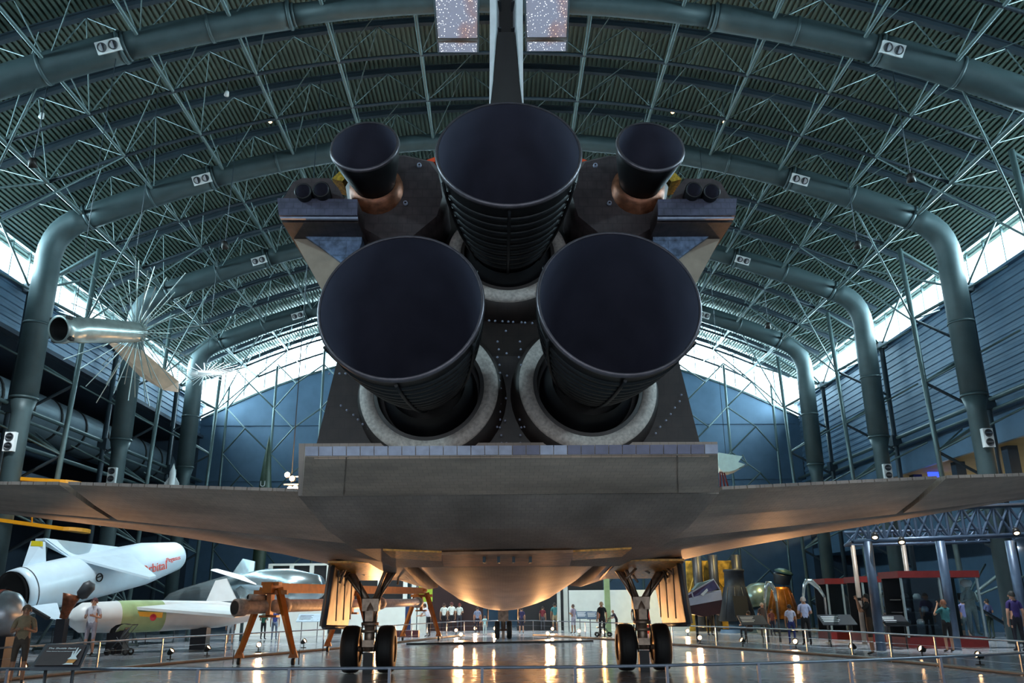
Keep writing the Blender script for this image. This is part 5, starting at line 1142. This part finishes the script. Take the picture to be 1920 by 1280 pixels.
# far radiating mast
b2 = U(385, 700, 34); t = empty('hanging_antenna', b2, label='thin radiating antenna rods hung before the left end window', cat='antenna')
MB().lathe([(-.3, .12), (.3, .12)], b2, (1, .3, 0), 12).build('hub', white_m, t)
for k in range(30):
    an = 2 * PI * k / 30; rod('rod', t, b2, b2 + Vector((.2 * math.cos(an * 3), .9 * math.sin(an), 0)) + Vector((1.9 * math.cos(an), 0, .75 * math.sin(an))), .012, white_m, 4)
MB().tube([b2, Vector((b2.x, b2.y, arcp(b2.x, RL) - .1))], .01, 4).build('cable', steel_dark, t)
# yellow aircraft hung at left
t = empty('yellow_aircraft', U(-40, 930, 34), label='yellow winged aircraft hung at the left behind the shuttle wing', cat='aircraft'); ym = mat('aircraft_yellow', '#d08a14', .4, 0, .08, 3)
def wing_outline(x0, x1, yt, yb, Y, D):
    a_, b_ = U(x0, yt, Y), U(x1, yb, Y); n = 8; P0 = [a_, a_ + Vector((0, D, 0))] + [b_ + Vector((math.sin(q_) * .5 - .0, D / 2 + math.cos(q_) * D / 2, 0)) for q_ in [PI * k / n for k in range(n + 1)]]
    return P0
MB().poly(wing_outline(-120, 112, 890, 905, 34, 1.8), (0, 0, .14)).build('upper_wing', ym, t); MB().poly(wing_outline(-120, 118, 962, 994, 33.5, 1.8), (0, 0, .14)).build('lower_wing', ym, t)
c0 = U(-60, 930, 34.9); MB().tube([c0 + Vector((-.5, 0, 0)), c0 + Vector((-.5, 4, .2))], [.5, .25], 16).build('fuselage', ym, t)
for x in (10, 60): MB().tube([U(x, 900, 34.5), U(x, 985, 34.3)], .03, 5).build('strut', ym, t)
MB().tube([U(20, 897, 35), Vector((U(20, 897, 35).x, 35, 13.5))], .012, 4).build('cable', steel_dark, t)
# long silver duct with black bands in the left aisle
sil = mat('long_duct_silver', '#8fa0aa', .35, .6, .1, 1)
t = empty('long_duct', (-25, 27, 10.6), label='large silver air duct with black bands running along the left aisle', cat='duct')
MB().tube([(-25.2, YB + 1, 11.3), (-25.2, YE - 1, 11.3)], 1.25, 32).build('duct_pipe', sil, t)
for k in range(24): y = YB + 3 + k * 2.8; MB().tube([(-25.2, y, 11.3), (-25.2, y + .18, 11.3)], 1.3, 28).build('duct_band', blk, t)
MB().tube([(-23.3, YB + .5, 9.0), (-23.3, YE - .5, 9.0)], .12, 8).build('aisle_pipe', steel, label='horizontal steel pipe below the long silver duct', cat='pipe')
# hung panels, their speckled reflection painted as glowing dots
sm = bpy.data.materials.new('painted_glint_panel'); sm.use_nodes = True; nt = sm.node_tree; b_ = nt.nodes['Principled BSDF']; b_.inputs['Base Color'].default_value = lin('#4c5a80'); b_.inputs['Roughness'].default_value = .6
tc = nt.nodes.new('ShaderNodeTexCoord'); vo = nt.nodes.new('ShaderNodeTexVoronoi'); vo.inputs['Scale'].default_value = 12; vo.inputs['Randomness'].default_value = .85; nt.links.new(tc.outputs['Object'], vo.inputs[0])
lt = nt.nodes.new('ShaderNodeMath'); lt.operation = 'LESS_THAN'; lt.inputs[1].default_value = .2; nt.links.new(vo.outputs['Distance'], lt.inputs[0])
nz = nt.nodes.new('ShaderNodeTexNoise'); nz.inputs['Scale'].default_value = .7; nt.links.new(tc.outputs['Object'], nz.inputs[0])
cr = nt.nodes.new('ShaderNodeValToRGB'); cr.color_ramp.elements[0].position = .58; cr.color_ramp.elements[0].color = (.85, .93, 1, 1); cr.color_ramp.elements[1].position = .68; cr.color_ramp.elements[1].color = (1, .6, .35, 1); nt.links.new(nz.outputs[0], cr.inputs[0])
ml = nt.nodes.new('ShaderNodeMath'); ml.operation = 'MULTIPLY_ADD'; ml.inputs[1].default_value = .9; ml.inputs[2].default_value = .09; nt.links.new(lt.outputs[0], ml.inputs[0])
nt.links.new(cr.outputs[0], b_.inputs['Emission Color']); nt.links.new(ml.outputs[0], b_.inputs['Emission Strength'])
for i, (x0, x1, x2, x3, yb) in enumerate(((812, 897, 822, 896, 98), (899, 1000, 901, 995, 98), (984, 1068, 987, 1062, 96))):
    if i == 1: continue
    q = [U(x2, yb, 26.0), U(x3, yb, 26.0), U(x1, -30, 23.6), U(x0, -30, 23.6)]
    t = empty('painted_glint_panel', (q[0] + q[1]) / 2, label=('panel with painted glints hung under the roof left of the tail fin', '', 'panel with painted glints hung under the roof right of the tail fin')[i], cat='panel')
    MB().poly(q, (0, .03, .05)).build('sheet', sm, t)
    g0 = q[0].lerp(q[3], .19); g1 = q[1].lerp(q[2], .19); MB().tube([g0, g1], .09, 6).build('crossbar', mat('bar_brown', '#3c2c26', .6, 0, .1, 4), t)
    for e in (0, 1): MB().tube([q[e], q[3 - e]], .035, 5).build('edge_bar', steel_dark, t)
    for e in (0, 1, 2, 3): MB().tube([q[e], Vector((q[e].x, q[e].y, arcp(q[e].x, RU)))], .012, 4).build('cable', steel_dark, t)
# ------------------------------------------------------------------ small roof lamps, then spotlights added to brighten the exhibits
for i, (px, py, Y) in enumerate(((507, 226, 31), (1358, 226, 31), (1261, 208, 31), (425, 176, 28.5), (78, 217, 27))):
    p = U(px, py, Y); t = empty('roof_lamp', p, cat='lamp', label=('glowing amber roof lamp left of the upper left engine nozzle', 'glowing amber roof lamp right of the small right nozzle', 'dim amber roof lamp between the top engine and the right roof lamp', 'pale unlit roof lamp left of the painted glint panels', 'small pale unlit roof lamp near the left edge')[i])
    MB().lathe([(-.15, 0), (-.12, .07), (.08, .1), (.08, .08), (0, 0)], p, (0, -.2, -1), 14).build('housing', lamp_body if i < 3 else white_m, t)
    MB().lathe([(.07, .08), (.11, .05), (.12, 0)], p, (0, -.2, -1), 14).build('lens', mat('roof_lens', '#ffb060', .3, 0, 0, 1, 0, emit=8, ecol=(1, .55, .2)) if i < 3 else white_m, t)
    MB().tube([p + Vector((0, 0, .1)), Vector((p.x, p.y, arcp(p.x, RU)))], .015, 5).build('hanger', steel_dark, t)
def spot(loc, tgt, e, col, size=60, lab=''):  # added lamp that lights the background exhibits
    loc = Vector(loc); t = empty('added_spotlight', loc, label=lab, cat='lamp'); d = (Vector(tgt) - loc).normalized()
    MB().lathe([(-.25, 0), (-.2, .12), (.12, .16), (.12, .13), (0, .1), (0, 0)], loc, d, 16).build('housing', lamp_body, t)
    MB().tube([loc + Vector((0, 0, .1)), Vector((loc.x, loc.y, arcp(loc.x, RD) - .02))], .02, 5).build('hanger', steel_dark, t)
    l = bpy.data.lights.new('bulb', 'SPOT'); l.energy = e; l.color = col; l.spot_size = math.radians(size); l.spot_blend = .6; l.shadow_soft_size = .12
    o = bpy.data.objects.new('bulb', l); COL.objects.link(o); o.parent = t; o.location = d * .2; o.rotation_mode = 'QUATERNION'; o.rotation_quaternion = d.to_track_quat('-Z', 'Y')
CW = (.85, .95, 1.0)
spot((-16.5, 26, 16.4), (-17, 34, 2.5), 3800, CW, 60, 'added spotlight hung above the white winged rocket')
spot((-12, 33, 16.4), (-10, 41, 2.5), 4000, CW, 60, 'added spotlight hung above the silver aircraft')
spot((-4, 44, 16.4), (-6, 50, 1.5), 2600, (1, .97, .9), 70, 'added spotlight hung above the low exhibit walls')
spot((5, 45, 16.4), (7, 51, 1.5), 2200, (1, 1, .93), 60, 'added spotlight hung above the white exhibit wall')
spot((15, 44, 16.4), (13.5, 50, 3.5), 4000, (1, .75, .3), 45, 'added amber spotlight hung above the golden scaffold')
spot((15.5, 33, 16.4), (13.4, 38.5, 1.8), 2600, (1, .7, .35), 40, 'added amber spotlight hung above the gold capsule')
spot((15, 27, 16.4), (17.5, 32.5, 1.4), 6000, CW, 50, 'added spotlight hung above the red topped display cases')
spot((0, 50, 16.4), (0, 47, 0), 3000, (.9, .97, 1), 90, 'added spotlight hung above the crowd beyond the nose gear')

p = U(1752, 886, 46.5); MB().box((p.x, 46.5, p.z), (.75, .1, 1.6), 0).box((p.x, 46.56, (p.z + 5.25) / 2), (.2, .1, p.z - 5.25), 1).build('blue_screen', [mat('screen_blue', '#2c44ff', .4, 0, 0, 1, 0, emit=1.2), grey_pl], label='tall glowing blue screen in the upper right gallery', cat='screen')
